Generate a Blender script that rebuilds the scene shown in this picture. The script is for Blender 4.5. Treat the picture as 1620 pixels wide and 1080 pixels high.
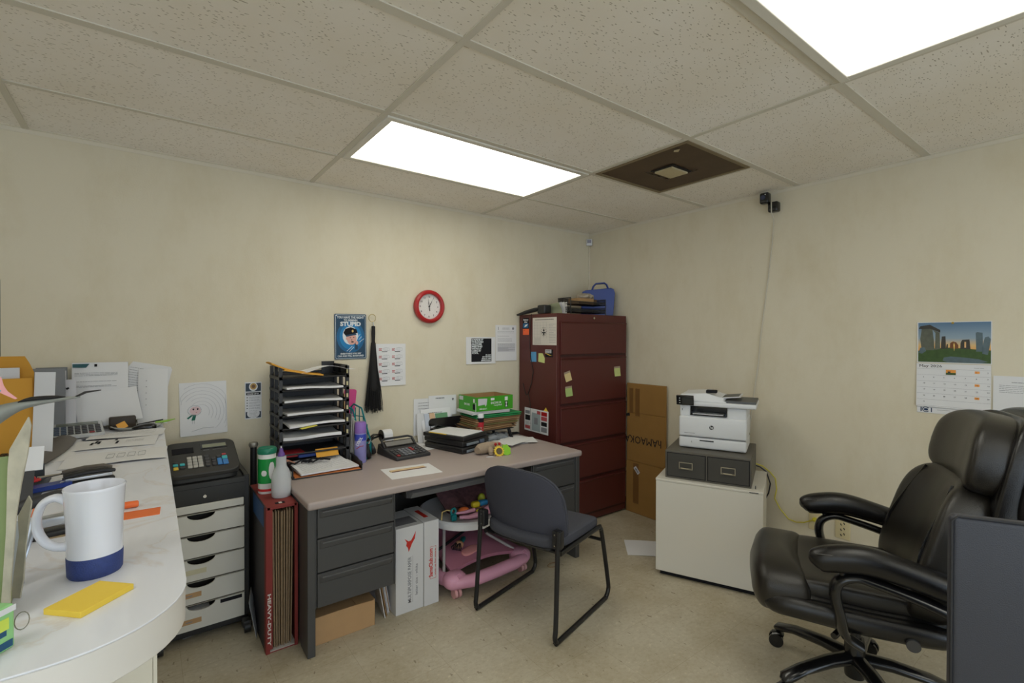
import bpy, bmesh, math, random
from mathutils import Matrix, Vector
for o in list(bpy.data.objects): bpy.data.objects.remove(o)
SC = bpy.context.scene
COL = SC.collection
R = math.radians
random.seed(7)

# ------------------------------------------------------------ camera
H_CEIL = 2.336
cam_d = bpy.data.cameras.new('camera'); cam = bpy.data.objects.new('camera', cam_d); COL.objects.link(cam)
cam_d.sensor_width = 36; cam_d.lens = 768.3/1620*36; cam_d.clip_start = .02; cam_d.clip_end = 50
yaw, pit, rol = .648, -.0075, .0023
fw = Vector((math.cos(pit)*math.sin(yaw), math.cos(pit)*math.cos(yaw), math.sin(pit)))
rt = Vector((math.cos(yaw), -math.sin(yaw), 0)); up = rt.cross(fw)
r2 = rt*math.cos(rol)+up*math.sin(rol); u2 = -rt*math.sin(rol)+up*math.cos(rol)
m = Matrix((r2, u2, -fw)).transposed().to_4x4(); m.translation = Vector((-3.1715, -3.05, 1.405))
cam.matrix_world = m; SC.camera = cam
# ------------------------------------------------------------ view, world
SC.view_settings.view_transform = 'Standard'; SC.view_settings.look = 'None'
SC.view_settings.gamma = 1; SC.view_settings.use_curve_mapping = False
SC.view_settings.exposure = 0.24
w = bpy.data.worlds.new('world'); SC.world = w; w.use_nodes = True
bg = w.node_tree.nodes['Background']; bg.inputs[0].default_value = (.72, .86, 1, 1); bg.inputs[1].default_value = 2.4
PANEL = 3.6      # ceiling panel radiance
XC1, YF, G = -1.1532, -.5205, .6096

# ------------------------------------------------------------ materials
def s2l(c): return tuple(((x/255)/12.92 if x/255 <= .04045 else ((x/255+.055)/1.055)**2.4) for x in c)
MATS = {}
def mat(name, rgb, rough=.6, metal=0, var=.06, vs=8, bump=0, bs=200, spec=.5, coat=0, emit=0, alpha=1, trans=0, gain=1.0):
    """principled material; colour in sRGB 0-255, slight procedural variation and bump"""
    if name in MATS: return MATS[name]
    m = bpy.data.materials.new(name); m.use_nodes = True; nt = m.node_tree; b = nt.nodes['Principled BSDF']
    c = [min(.95, x*gain) for x in s2l(rgb)]
    b.inputs['Roughness'].default_value = rough; b.inputs['Metallic'].default_value = metal
    b.inputs['Specular IOR Level'].default_value = spec; b.inputs['Coat Weight'].default_value = coat
    b.inputs['Transmission Weight'].default_value = trans
    b.inputs['Alpha'].default_value = alpha
    if emit:
        b.inputs['Emission Color'].default_value = (*c, 1); b.inputs['Emission Strength'].default_value = emit
    tc = nt.nodes.new('ShaderNodeTexCoord')
    n = nt.nodes.new('ShaderNodeTexNoise'); n.inputs['Scale'].default_value = vs; n.inputs['Detail'].default_value = 3
    nt.links.new(tc.outputs['Object'], n.inputs['Vector'])
    mx = nt.nodes.new('ShaderNodeMix'); mx.data_type = 'RGBA'
    mx.inputs['A'].default_value = (*[x*(1-var) for x in c], 1); mx.inputs['B'].default_value = (*[min(1, x*(1+var)) for x in c], 1)
    nt.links.new(n.outputs['Fac'], mx.inputs['Factor']); nt.links.new(mx.outputs['Result'], b.inputs['Base Color'])
    if bump:
        n2 = nt.nodes.new('ShaderNodeTexNoise'); n2.inputs['Scale'].default_value = bs; n2.inputs['Detail'].default_value = 2
        nt.links.new(tc.outputs['Object'], n2.inputs['Vector'])
        bp = nt.nodes.new('ShaderNodeBump'); bp.inputs['Strength'].default_value = bump; bp.inputs['Distance'].default_value = .002
        nt.links.new(n2.outputs['Fac'], bp.inputs['Height']); nt.links.new(bp.outputs['Normal'], b.inputs['Normal'])
    MATS[name] = m; return m

def nodes(m): return m.node_tree, m.node_tree.nodes['Principled BSDF']
def ramp(nt, src, stops):
    r = nt.nodes.new('ShaderNodeValToRGB'); nt.links.new(src, r.inputs[0])
    e = r.color_ramp.elements
    while len(e) < len(stops): e.new(.5)
    for i, (p, c) in enumerate(stops):
        e[i].position = p; e[i].color = (*c, 1) if len(c) == 3 else c
    return r
def mul(nt, a, b, f=1.0):
    x = nt.nodes.new('ShaderNodeMix'); x.data_type = 'RGBA'; x.blend_type = 'MULTIPLY'; x.inputs['Factor'].default_value = f
    nt.links.new(a, x.inputs['A']); nt.links.new(b, x.inputs['B']); return x.outputs['Result']
def tex(nt, kind, vec, **kw):
    n = nt.nodes.new(kind)
    for k, v in kw.items():
        if k in n.inputs: n.inputs[k].default_value = v
        else: setattr(n, k, v)
    nt.links.new(vec, n.inputs['Vector']); return n
def mapping(nt, scale=(1, 1, 1), rot=(0, 0, 0)):
    tc = nt.nodes.new('ShaderNodeTexCoord'); mp = nt.nodes.new('ShaderNodeMapping')
    mp.inputs['Scale'].default_value = scale; mp.inputs['Rotation'].default_value = rot
    nt.links.new(tc.outputs['Object'], mp.inputs['Vector']); return mp.outputs['Vector']

def wall_mat():
    m = mat('wall paint', (226, 217, 195), .75, var=.02, vs=.9, bump=.25, bs=140, spec=.25)
    nt, b = nodes(m); base = b.inputs['Base Color'].links[0].from_socket
    v = mapping(nt, (2.2, 2.2, 1.1)); n = tex(nt, 'ShaderNodeTexNoise', v, Scale=1.6, Detail=6, Roughness=.7)
    r = ramp(nt, n.outputs['Fac'], [(.3, (.93, .91, .86)), (.55, (1, 1, 1))])
    v2 = mapping(nt, (3, 3, 22)); n2 = tex(nt, 'ShaderNodeTexNoise', v2, Scale=1.3, Detail=4, Roughness=.6)
    r2_ = ramp(nt, n2.outputs['Fac'], [(.22, (.62, .56, .48)), (.27, (1, 1, 1))])
    nt.links.new(mul(nt, mul(nt, base, r.outputs[0]), r2_.outputs[0], .8), b.inputs['Base Color']); return m
def ceil_mat():
    m = mat('mineral fibre ceiling tile', (248, 243, 236), .9, var=.02, vs=1, spec=.1)
    nt, b = nodes(m); base = b.inputs['Base Color'].links[0].from_socket
    v = mapping(nt, (60, 150, 60), (0, 0, .5))
    wn = tex(nt, 'ShaderNodeTexNoise', mapping(nt), Scale=9, Detail=1)
    ad = nt.nodes.new('ShaderNodeVectorMath'); ad.operation = 'MULTIPLY_ADD'; ad.inputs[1].default_value = (6, 6, 6)
    nt.links.new(wn.outputs['Color'], ad.inputs[0]); nt.links.new(v, ad.inputs[2])
    vo = tex(nt, 'ShaderNodeTexVoronoi', ad.outputs[0], Scale=1.0)
    msk = tex(nt, 'ShaderNodeTexVoronoi', ad.outputs[0], Scale=1.0)
    gt = nt.nodes.new('ShaderNodeMath'); gt.operation = 'GREATER_THAN'; gt.inputs[1].default_value = .55
    nt.links.new(msk.outputs['Color'], gt.inputs[0])
    lt = nt.nodes.new('ShaderNodeMath'); lt.operation = 'LESS_THAN'; lt.inputs[1].default_value = .26
    nt.links.new(vo.outputs['Distance'], lt.inputs[0])
    an = nt.nodes.new('ShaderNodeMath'); an.operation = 'MULTIPLY'; nt.links.new(gt.outputs[0], an.inputs[0]); nt.links.new(lt.outputs[0], an.inputs[1])
    r = ramp(nt, an.outputs[0], [(0, (1, 1, 1)), (1, (.55, .52, .47))])
    st = tex(nt, 'ShaderNodeTexNoise', mapping(nt), Scale=1.1, Detail=5, Roughness=.6)
    r2_ = ramp(nt, st.outputs['Fac'], [(.3, (.9, .86, .77)), (.6, (1, 1, 1))])
    nt.links.new(mul(nt, mul(nt, base, r.outputs[0]), r2_.outputs[0], .7), b.inputs['Base Color'])
    bp = nt.nodes.new('ShaderNodeBump'); bp.inputs['Strength'].default_value = .5; bp.inputs['Distance'].default_value = .002; bp.invert = True
    nt.links.new(an.outputs[0], bp.inputs['Height']); nt.links.new(bp.outputs['Normal'], b.inputs['Normal'])
    return m
def floor_mat():
    m = mat('vinyl composition tile', (202, 193, 172), .5, var=.05, vs=1.3, spec=.4)
    nt, b = nodes(m); base = b.inputs['Base Color'].links[0].from_socket
    v = mapping(nt, (40, 55, 40), (0, 0, .3)); n = tex(nt, 'ShaderNodeTexNoise', v, Scale=1.0, Detail=6, Roughness=.75)
    r = ramp(nt, n.outputs['Fac'], [(.32, (.84, .80, .74)), (.5, (.97, .97, .97)), (.61, (1.0, 1.0, 1.0)), (.66, (1.28, 1.28, 1.3))])
    v2 = mapping(nt, (46, 22, 30), (0, 0, -.4)); n2 = tex(nt, 'ShaderNodeTexNoise', v2, Scale=1.0, Detail=3)
    r2_ = ramp(nt, n2.outputs['Fac'], [(.30, (.42, .36, .30)), (.325, (1, 1, 1))])
    n3 = tex(nt, 'ShaderNodeTexNoise', mapping(nt), Scale=2.0, Detail=5, Roughness=.7)
    r3 = ramp(nt, n3.outputs['Fac'], [(.35, (.78, .74, .66)), (.6, (1, 1, 1))])
    br = tex(nt, 'ShaderNodeTexBrick', mapping(nt), Scale=1.0, offset=0.0, squash=1.0)
    br.inputs['Brick Width'].default_value = .3048; br.inputs['Row Height'].default_value = .3048
    br.inputs['Mortar Size'].default_value = .0012; br.inputs['Mortar Smooth'].default_value = .3
    br.inputs['Color1'].default_value = (1, 1, 1, 1); br.inputs['Color2'].default_value = (.975, .975, .97, 1); br.inputs['Mortar'].default_value = (.8, .77, .72, 1)
    c = mul(nt, base, r.outputs[0]); c = mul(nt, c, r2_.outputs[0], .7); c = mul(nt, c, r3.outputs[0]); c = mul(nt, c, br.outputs['Color'])
    nt.links.new(c, b.inputs['Base Color']); return m
def marble_mat():
    m = mat('marble pattern laminate', (236, 238, 245), .35, var=.02, vs=3, spec=.4)
    nt, b = nodes(m); base = b.inputs['Base Color'].links[0].from_socket
    v = mapping(nt, (2.2, 2.2, 2.2), (0, 0, .9)); n = tex(nt, 'ShaderNodeTexNoise', v, Scale=1.2, Detail=6, Distortion=1.6, Roughness=.55)
    r = ramp(nt, n.outputs['Fac'], [(.0, (1, 1, 1)), (.475, (1, 1, 1)), (.5, (.92, .87, .82)), (.525, (1, 1, 1)), (1, (.97, .97, .97))])
    n2 = tex(nt, 'ShaderNodeTexNoise', mapping(nt, (6, 1.6, 3), (0, 0, .7)), Scale=1.5, Detail=4, Distortion=.5)
    r2_ = ramp(nt, n2.outputs['Fac'], [(.35, (.9, .9, .91)), (.6, (1, 1, 1))])
    nt.links.new(mul(nt, mul(nt, base, r.outputs[0]), r2_.outputs[0]), b.inputs['Base Color']); return m
def leather_mat(name, rgb, rough):
    m = mat(name, rgb, rough, var=.12, vs=5, bump=.35, bs=420, spec=.55); return m
def cardboard_layers():
    m = mat('corrugated board edges', (150, 126, 98), .85, var=.3, vs=60); return m

BLACK = mat('black plastic', (34, 34, 36), .42); DARK = mat('dark charcoal plastic', (52, 52, 55), .5)
WHITE = mat('white plastic', (232, 233, 236), .4, var=.01); PAPER = mat('white paper', (232, 232, 234), .8, var=.02, spec=.2)
PAPER2 = mat('grey white paper', (208, 208, 214), .8, var=.03, spec=.2); INK = mat('black ink', (38, 38, 42), .8, spec=.1)
GINK = mat('grey ink', (140, 140, 146), .8, spec=.1); CHROME = mat('chrome', (200, 198, 194), .25, 1, var=.02)
CARD = mat('brown cardboard', (172, 138, 98), .85, var=.08, vs=20, spec=.15); CARD2 = mat('light cardboard', (188, 152, 112), .85, var=.06, vs=20, spec=.15)
GREYM = mat('dark grey enamel', (70, 70, 71), .45, var=.04, bump=.1, bs=500); REDP = mat('red plastic', (176, 30, 34), .3)
YEL = mat('yellow note paper', (240, 206, 74), .7, var=.02); YGREEN = mat('pale green note paper', (206, 214, 140), .8); TAN = mat('tan note paper', (222, 200, 146), .8)
ORANGE = mat('orange paper', (238, 120, 60), .7); BLUEP = mat('blue plastic', (10, 50, 138), .35); KRAFT = mat('manila envelope', (226, 166, 70), .8, spec=.2)
TEAL = mat('teal plastic', (14, 124, 130), .4); PINK = mat('pink plastic', (222, 160, 186), .4); GREEN = mat('green folder', (40, 150, 86), .7)
BROWN = mat('brown file folder', (150, 116, 78), .8); FABRIC = mat('charcoal blue upholstery', (80, 81, 89), .95, var=.15, vs=300, bump=.5, bs=600, spec=.1)
MAROON = mat('maroon enamel steel', (88, 39, 36), .42, var=.04, bump=.08, bs=500); CREAM = mat('cream enamel', (216, 210, 194), .45, var=.02)

def crom(pts, r, rx, n):
    """Catmull-Rom smoothing of a path with its radii"""
    L = len(pts); r = r if isinstance(r, (list, tuple)) else [r]*L; q = rx if isinstance(rx, (list, tuple)) else [rx or r[i] for i in range(L)]
    A = [tuple(p)+(r[i], q[i]) for i, p in enumerate(pts)]; out = []
    for i in range(L-1):
        a, b, c, d = A[max(i-1, 0)], A[i], A[i+1], A[min(i+2, L-1)]
        for k in range(n):
            u = k/n; out.append([.5*(2*b[j]+(c[j]-a[j])*u+(2*a[j]-5*b[j]+4*c[j]-d[j])*u*u+(3*b[j]-a[j]-3*c[j]+d[j])*u**3) for j in range(5)])
    out.append(list(A[-1])); return [o[:3] for o in out], [max(.0003, o[3]) for o in out], [max(.0003, o[4]) for o in out]
# ------------------------------------------------------------ geometry builder
class MB:
    def __init__(s): s.v = []; s.f = []; s.fm = []; s.fs = []; s.mats = []; s.M = Matrix.Identity(4); s.cur = 0
    def mat(s, m):
        if m not in s.mats: s.mats.append(m)
        s.cur = s.mats.index(m); return s
    def at(s, loc=(0, 0, 0), rz=0, rx=0, ry=0, sc=1):
        s.M = Matrix.Translation(loc) @ Matrix.Rotation(rz, 4, 'Z') @ Matrix.Rotation(ry, 4, 'Y') @ Matrix.Rotation(rx, 4, 'X') @ Matrix.Scale(sc, 4); return s
    def add(s, vs, fs, smooth=False):
        k = len(s.v); s.v += [tuple(s.M @ Vector(p)) for p in vs]
        for f in fs: s.f.append(tuple(k+i for i in f)); s.fm.append(s.cur); s.fs.append(smooth)
        return s
    def box(s, x0, x1, y0, y1, z0, z1):
        vs = [(x, y, z) for x in (x0, x1) for y in (y0, y1) for z in (z0, z1)]
        return s.add(vs, [(0, 1, 3, 2), (4, 6, 7, 5), (0, 4, 5, 1), (2, 3, 7, 6), (0, 2, 6, 4), (1, 5, 7, 3)])
    def rbox(s, x0, x1, y0, y1, z0, z1, r=.005, seg=3):
        bm = bmesh.new(); bmesh.ops.create_cube(bm, size=1)
        for v in bm.verts: v.co = Vector(((x0+x1)/2+v.co.x*(x1-x0), (y0+y1)/2+v.co.y*(y1-y0), (z0+z1)/2+v.co.z*(z1-z0)))
        r = min(r, .49*min(x1-x0, y1-y0, z1-z0))
        bmesh.ops.bevel(bm, geom=list(bm.edges), offset=r, segments=seg, profile=.5, affect='EDGES')
        bm.verts.index_update(); s.add([v.co[:] for v in bm.verts], [[v.index for v in f.verts] for f in bm.faces], True); bm.free(); return s
    def cyl(s, p0, p1, r0, r1=None, n=20, smooth=True):
        if r1 is None: r1 = r0
        return s.tube([p0, p1], [r0, r1], n, smooth=smooth)
    def tube(s, pts, r, n=10, closed=False, rx=None, upv=None, smooth=True, cr=0):
        if cr: pts, r, rx = crom(pts, r, rx, cr)
        P = [Vector(p) for p in pts]; L = len(P); rr = r if isinstance(r, (list, tuple)) else [r]*L
        r2 = rx if isinstance(rx, (list, tuple)) else [rx]*L if rx else rr
        T = []
        for i in range(L):
            a = P[(i-1) % L] if (closed or i) else P[i]; b = P[(i+1) % L] if (closed or i < L-1) else P[i]
            t = (b-a); T.append(t.normalized() if t.length > 1e-9 else Vector((0, 0, 1)))
        ref = Vector(upv) if upv else (Vector((0, 0, 1)) if abs(T[0].z) < .9 else Vector((1, 0, 0)))
        vs = []; nrm = None
        for i in range(L):
            t = T[i]
            if upv or nrm is None: nn = (ref - t*ref.dot(t))
            else: nn = (nrm - t*nrm.dot(t))
            nrm = nn.normalized(); bi = t.cross(nrm)
            for k in range(n):
                a = 2*math.pi*k/n; vs.append(P[i]+nrm*math.cos(a)*rr[i]+bi*math.sin(a)*r2[i])
        fs = []
        for i in range(L if closed else L-1):
            j = (i+1) % L
            for k in range(n): fs.append((i*n+k, i*n+(k+1) % n, j*n+(k+1) % n, j*n+k))
        s.add(vs, fs, smooth)
        if not closed:
            s.add(vs[:n], [tuple(range(n))[::-1]]); s.add(vs[-n:], [tuple(range(n))])
        return s
    def lathe(s, prof, n=32, smooth=True):
        vs = []; fs = []
        for (r, z) in prof:
            for k in range(n): a = 2*math.pi*k/n; vs.append((r*math.cos(a), r*math.sin(a), z))
        for i in range(len(prof)-1):
            for k in range(n): fs.append((i*n+k, i*n+(k+1) % n, (i+1)*n+(k+1) % n, (i+1)*n+k))
        if prof[0][0] > 1e-6: fs.append(tuple(range(n))[::-1])
        if prof[-1][0] > 1e-6: fs.append(tuple((len(prof)-1)*n+k for k in range(n)))
        return s.add(vs, fs, smooth)
    def prism(s, poly, z0, z1, smooth=False):
        n = len(poly); vs = [(x, y, z0) for x, y in poly]+[(x, y, z1) for x, y in poly]
        fs = [tuple(range(n))[::-1], tuple(range(n, 2*n))]+[(i, (i+1) % n, n+(i+1) % n, n+i) for i in range(n)]
        return s.add(vs, fs, smooth)
    def sheet(s, fn, nx=8, ny=8, t=.0006, smooth=True):
        """a thin curved sheet: fn(u,v) in 0..1 gives a point, given a real thickness"""
        P = [[Vector(fn(i/nx, j/ny)) for j in range(ny+1)] for i in range(nx+1)]
        vs = []
        for i in range(nx+1):
            for j in range(ny+1):
                a = P[min(i+1, nx)][j]-P[max(i-1, 0)][j]; b = P[i][min(j+1, ny)]-P[i][max(j-1, 0)]
                nn = a.cross(b); nn = nn.normalized() if nn.length > 1e-12 else Vector((0, 0, 1))
                vs.append((P[i][j]+nn*t/2, P[i][j]-nn*t/2))
        V = [a for a, b in vs]+[b for a, b in vs]; K = len(vs); W = ny+1; fs = []
        for i in range(nx):
            for j in range(ny):
                q = (i*W+j, (i+1)*W+j, (i+1)*W+j+1, i*W+j+1); fs.append(q); fs.append(tuple(K+x for x in q[::-1]))
        rim = [i*W for i in range(nx+1)]+[nx*W+j for j in range(1, ny+1)]+[i*W+ny for i in range(nx-1, -1, -1)]+[j for j in range(ny-1, 0, -1)]
        for a, b in zip(rim, rim[1:]+rim[:1]): fs.append((b, a, K+a, K+b))
        return s.add(V, fs, smooth)
    def pillow(s, c, d, e=.35, e2=.35, n=28, m=18, fn=None):
        """super-ellipsoid cushion, centre c, full sizes d"""
        vs = []; fs = []
        def p(x, q): return math.copysign(abs(x)**q, x)
        for j in range(m+1):
            ph = -math.pi/2+math.pi*j/m
            for i in range(n):
                th = 2*math.pi*i/n
                x = p(math.cos(ph), e)*p(math.cos(th), e2)*d[0]/2; y = p(math.cos(ph), e)*p(math.sin(th), e2)*d[1]/2; z = p(math.sin(ph), e)*d[2]/2
                q = (x, y, z)
                if fn: q = fn(*q)
                vs.append((c[0]+q[0], c[1]+q[1], c[2]+q[2]))
        for j in range(m):
            for i in range(n): fs.append((j*n+i, j*n+(i+1) % n, (j+1)*n+(i+1) % n, (j+1)*n+i))
        return s.add(vs, fs, True)
    def text(s, body, M, size=.01, width=None, align='LEFT', bold=0, depth=.0002, sy=1):
        """lettering lying in the local XY plane of matrix M"""
        cu = bpy.data.curves.new('t', 'FONT'); cu.body = body; cu.size = size; cu.resolution_u = 2; cu.align_x = align; cu.offset = bold*size; cu.extrude = depth
        ob = bpy.data.objects.new('t', cu); COL.objects.link(ob); bpy.context.view_layer.update()
        me = bpy.data.meshes.new_from_object(ob.evaluated_get(bpy.context.evaluated_depsgraph_get()))
        xs = [v.co.x for v in me.vertices] or [0]; k = 1
        if width: k = width/max(1e-6, max(xs)-min(xs))
        old = s.M; s.M = old @ M
        s.add([(v.co.x*k, v.co.y*(k if sy == 0 else sy), v.co.z) for v in me.vertices], [tuple(p.vertices) for p in me.polygons]); s.M = old
        bpy.data.objects.remove(ob); bpy.data.curves.remove(cu); bpy.data.meshes.remove(me); return s
    def build(s, name, parent=None, label=None, bevel=0, sub=0):
        me = bpy.data.meshes.new(name); me.from_pydata(s.v, [], s.f)
        for m in (s.mats or [WHITE]): me.materials.append(m)
        me.polygons.foreach_set('material_index', s.fm); me.polygons.foreach_set('use_smooth', s.fs); me.validate(); me.update()
        bm = bmesh.new(); bm.from_mesh(me); bmesh.ops.recalc_face_normals(bm, faces=bm.faces); bm.to_mesh(me); bm.free()
        try: me.set_sharp_from_angle(angle=R(42))
        except Exception: pass
        o = bpy.data.objects.new(name, me); COL.objects.link(o)
        if parent: o.parent = parent
        if label: o['label'] = label
        if bevel:
            b = o.modifiers.new('bevel', 'BEVEL'); b.width = bevel; b.segments = 2; b.limit_method = 'ANGLE'; b.angle_limit = R(40); b.harden_normals = False
        if sub: q = o.modifiers.new('sub', 'SUBSURF'); q.levels = sub; q.render_levels = sub
        return o
def tag(o, label, cat, group=None):
    o['label'] = label; o['category'] = cat
    if group: o['group'] = group
    return o
def thing(name, label, cat, loc=(0, 0, 0), rz=0, group=None):
    o = bpy.data.objects.new(name, None); COL.objects.link(o); o.empty_display_size = .05
    o.location = loc; o.rotation_euler = (0, 0, rz); return tag(o, label, cat, group)
def struct(name, mb, **k):
    o = mb.build(name, **k); o['kind'] = 'structure'; return o
def B(m): return MB().mat(m)
def dup(root, loc, rz, label=None):
    r = root.copy(); COL.objects.link(r); r.location = loc; r.rotation_euler = (0, 0, rz)
    if label: r['label'] = label
    for ch in list(root.children):
        c = ch.copy(); COL.objects.link(c); c.parent = r
        for g in ch.children: d = g.copy(); COL.objects.link(d); d.parent = c
    return r
def arc(cx, cy, r, a0, a1, n=8): return [(cx+r*math.cos(R(a0+(a1-a0)*i/n)), cy+r*math.sin(R(a0+(a1-a0)*i/n))) for i in range(n+1)]
def rrect(x0, x1, y0, y1, r, n=5): return arc(x1-r, y0+r, r, -90, 0, n)+arc(x1-r, y1-r, r, 0, 90, n)+arc(x0+r, y1-r, r, 90, 180, n)+arc(x0+r, y0+r, r, 180, 270, n)
# orientation matrices for flat work: u,v in the plane, w towards the viewer
def MW(x, y, z, face='back', rot=0):
    """matrix whose XY plane lies on a wall: 'back' looks to -y, 'right' (wall x=0) looks to -x"""
    if face == 'back': a = Matrix(((1, 0, 0), (0, 0, -1), (0, 1, 0)))
    elif face == 'right': a = Matrix(((0, 0, -1), (-1, 0, 0), (0, 1, 0)))
    else: a = Matrix.Identity(3)
    return Matrix.Translation((x, y, z)) @ a.to_4x4() @ Matrix.Rotation(rot, 4, 'Z')
def lines(mb, M, x0, x1, ys, m, h=.0016, jag=.25, seg=1, z=.0006):
    """rows of unreadable small print"""
    mb.mat(m); old = mb.M.copy()
    if M != Matrix.Identity(4): mb.M = M.copy()
    for y in ys:
        x = x0
        while x < x1-.004:
            wd = min(x1-x, random.uniform(.006, .022)); mb.box(x, x+wd, y, y+h, z, z+.0002); x += wd+.002
            if random.random() < .03*jag*10 and x > x0+(x1-x0)*.6: break
    mb.M = old; return mb
def sheet_on(name, M, w, h, label, cat='paper', m=None, t=.0008, curl=.004, group=None):
    """a sheet of paper hanging in plane M (origin at its lower left), bottom edge curling out a little"""
    mb = B(m or PAPER); mb.M = M
    mb.sheet(lambda u, v: (u*w, v*h, .001+curl*(1-v)**3), 2, 8, t)
    return mb
# ------------------------------------------------------------ room shell
XL, YB = -5.6, -5.6
WALL = wall_mat(); CT = ceil_mat(); TEE = mat('ceiling tee paint', (214, 208, 194), .55, var=.06, vs=3)
struct('floor', B(floor_mat()).box(XL-.1, .1, YB-.1, .1, -.06, 0))
struct('wall_back', B(WALL).box(XL-.1, .1, 0, .1, 0, H_CEIL+.02))
struct('wall_right', B(WALL).box(0, .1, YB-.1, 0, 0, H_CEIL+.02))
def wall_with_opening(nm, axis, a0, a1, b0, b1, z0, z1, p0, p1):
    mb = B(WALL)
    def bx(u0, u1, w0, w1): mb.box(u0, u1, p0, p1, w0, w1) if axis == 'x' else mb.box(p0, p1, u0, u1, w0, w1)
    bx(a0, b0, 0, H_CEIL+.02); bx(b1, a1, 0, H_CEIL+.02); bx(b0, b1, 0, z0); bx(b0, b1, z1, H_CEIL+.02); struct(nm, mb)
    f = B(mat('window frame white', (226, 224, 216), .45)); c = (p0+p1)/2
    def fx(u0, u1, w0, w1): f.box(u0, u1, c-.03, c+.03, w0, w1) if axis == 'x' else f.box(c-.03, c+.03, u0, u1, w0, w1)
    fx(b0, b1, z0, z0+.04); fx(b0, b1, z1-.04, z1); fx(b0, b0+.04, z0+.04, z1-.04); fx(b1-.04, b1, z0+.04, z1-.04); fx((b0+b1)/2-.02, (b0+b1)/2+.02, z0+.04, z1-.04)
    return f
struct('fill_window_1', wall_with_opening('wall_left', 'y', YB-.1, 0, -5.0, -3.0, .75, 2.1, XL-.1, XL))  # unseen left-wall window, added to let in fill daylight
struct('window_2', wall_with_opening('wall_front', 'x', XL, 0, -4.4, -.8, .55, 2.15, YB-.1, YB))
struct('ceiling', B(CT).box(XL-.1, .1, YB-.1, .1, H_CEIL, H_CEIL+.05))
g = B(TEE); hz = H_CEIL-.004; tw = .012
ys = [YF-j*G for j in range(0, 9)]
for y in ys: k_ = .011 if y == ys[0] else .017; g.box(XL, -.002, y-k_, y+k_, hz, H_CEIL+.001)
xs = [XC1-k*2*G for k in range(-0, 4)]
for x in xs: g.box(x-tw, x+tw, YB, -.002, hz-.0008, H_CEIL+.001)
g.box(XC1+G-tw, XC1+G+tw, YF-2*G, YF-G, hz-.0005, H_CEIL+.001)
struct('trim_1', g)
a = mat('wall angle paint', (226, 218, 200), .6)
t = B(a); t.box(XL, 0, -.013, -.003, hz+.001, H_CEIL); t.box(XL, 0, -.003, 0, hz-.018, H_CEIL)
t.box(-.013, -.003, YB, 0, hz+.001, H_CEIL); t.box(-.003, 0, YB, 0, hz-.018, H_CEIL); struct('trim_2', t)
t = B(mat('vinyl cove base', (150, 142, 124), .5)); t.box(XL, 0, -.006, 0, 0, .1); struct('baseboard_back', t)
t = B(mat('vinyl cove base', (150, 142, 124), .5)); t.box(-.006, 0, YB, 0, 0, .1); struct('baseboard_right', t)

LENS = mat('lit prismatic lens', (255, 247, 234), .4, var=.01, vs=2, emit=PANEL, gain=1)
def ceiling_light(x0, y1, label, grp=None):
    t = thing('ceiling_light', label, 'ceiling light', (x0+G, y1-G/2, H_CEIL), 0, grp)
    f = B(mat('light frame white', (224, 220, 210), .45)); fw_ = .032; X, Y = G-tw, G/2-tw
    f.box(-X, X, Y-fw_, Y, -.012, .02); f.box(-X, X, -Y, -Y+fw_, -.012, .02); f.box(-X, -X+fw_, -Y+fw_, Y-fw_, -.012, .02); f.box(X-fw_, X, -Y+fw_, Y-fw_, -.012, .02)
    f.build('frame', t, bevel=.003)
    B(LENS).box(-X+fw_, X-fw_, -Y+fw_, Y-fw_, -.007, -.003).build('diffuser', t, 'glowing white lens')
    return t
ceiling_light(XC1-2*G, YF, 'lit rectangular ceiling light panel above the desk, beside the sooty vent')
ceiling_light(XC1-2*G, YF-3*G, 'large lit ceiling light panel cut by the top edge of the picture, nearer the camera')
for k, (x, y) in enumerate([(XC1-2*G, YF-6*G), (XC1-6*G, YF-3*G), (XC1-6*G, YF-6*G)]):
    ceiling_light(x, y, 'lit ceiling light panel behind the camera, outside the picture', 'ceiling lights behind the camera')

# sooty square vent
t = thing('air_vent', 'sooty brown square ceiling vent with a small pale centre plate', 'air vent', (XC1+G/2, YF-1.5*G, H_CEIL))
SOOT = mat('soot stained steel', (84, 66, 46), .75, var=.35, vs=5)
X = G/2-tw
f = B(mat('dusty vent frame', (132, 116, 88), .7, var=.15)); fw_ = .02
for q in ((-X, X, X-fw_, X), (-X, X, -X, -X+fw_), (-X, -X+fw_, -X+fw_, X-fw_), (X-fw_, X, -X+fw_, X-fw_)): f.box(*q, -.008, .01)
f.build('frame', t)
p = B(SOOT); ring = [(X-fw_, -.004), (.11, -.002), (.1, .0)]
v = []; 
for (r_, z_) in [(X-fw_, -.003), (.16, -.0085), (.1, -.0075)]: v += [(-r_, -r_, z_), (r_, -r_, z_), (r_, r_, z_), (-r_, r_, z_)]
p.add(v, [(i*4+k, i*4+(k+1) % 4, i*4+4+(k+1) % 4, i*4+4+k) for i in range(2) for k in range(4)]); p.box(-.1, .1, -.1, .1, -.004, -.001)
p.build('face_panel', t)
c = B(mat('dark vent throat', (30, 24, 18), .9)); c.box(-.088, .088, -.07, .07, -.012, -.008); c.build('throat', t)
c = B(mat('pale vent plate', (196, 182, 146), .7)); c.box(-.072, .072, -.055, .055, -.021, -.013); c.build('centre_plate', t, 'small pale centre plate')
c = B(mat('pale vent plate', (196, 182, 146), .7)); c.M = Matrix.Rotation(.6, 4, 'Z'); c.M.translation = (-.245, -.22, 0); c.prism([(0, 0), (.035, .008), (.03, .03), (.008, .028)], -.0125, -.0118); c.build('paint_chip', t, 'pale chip on the sooty panel')

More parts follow.
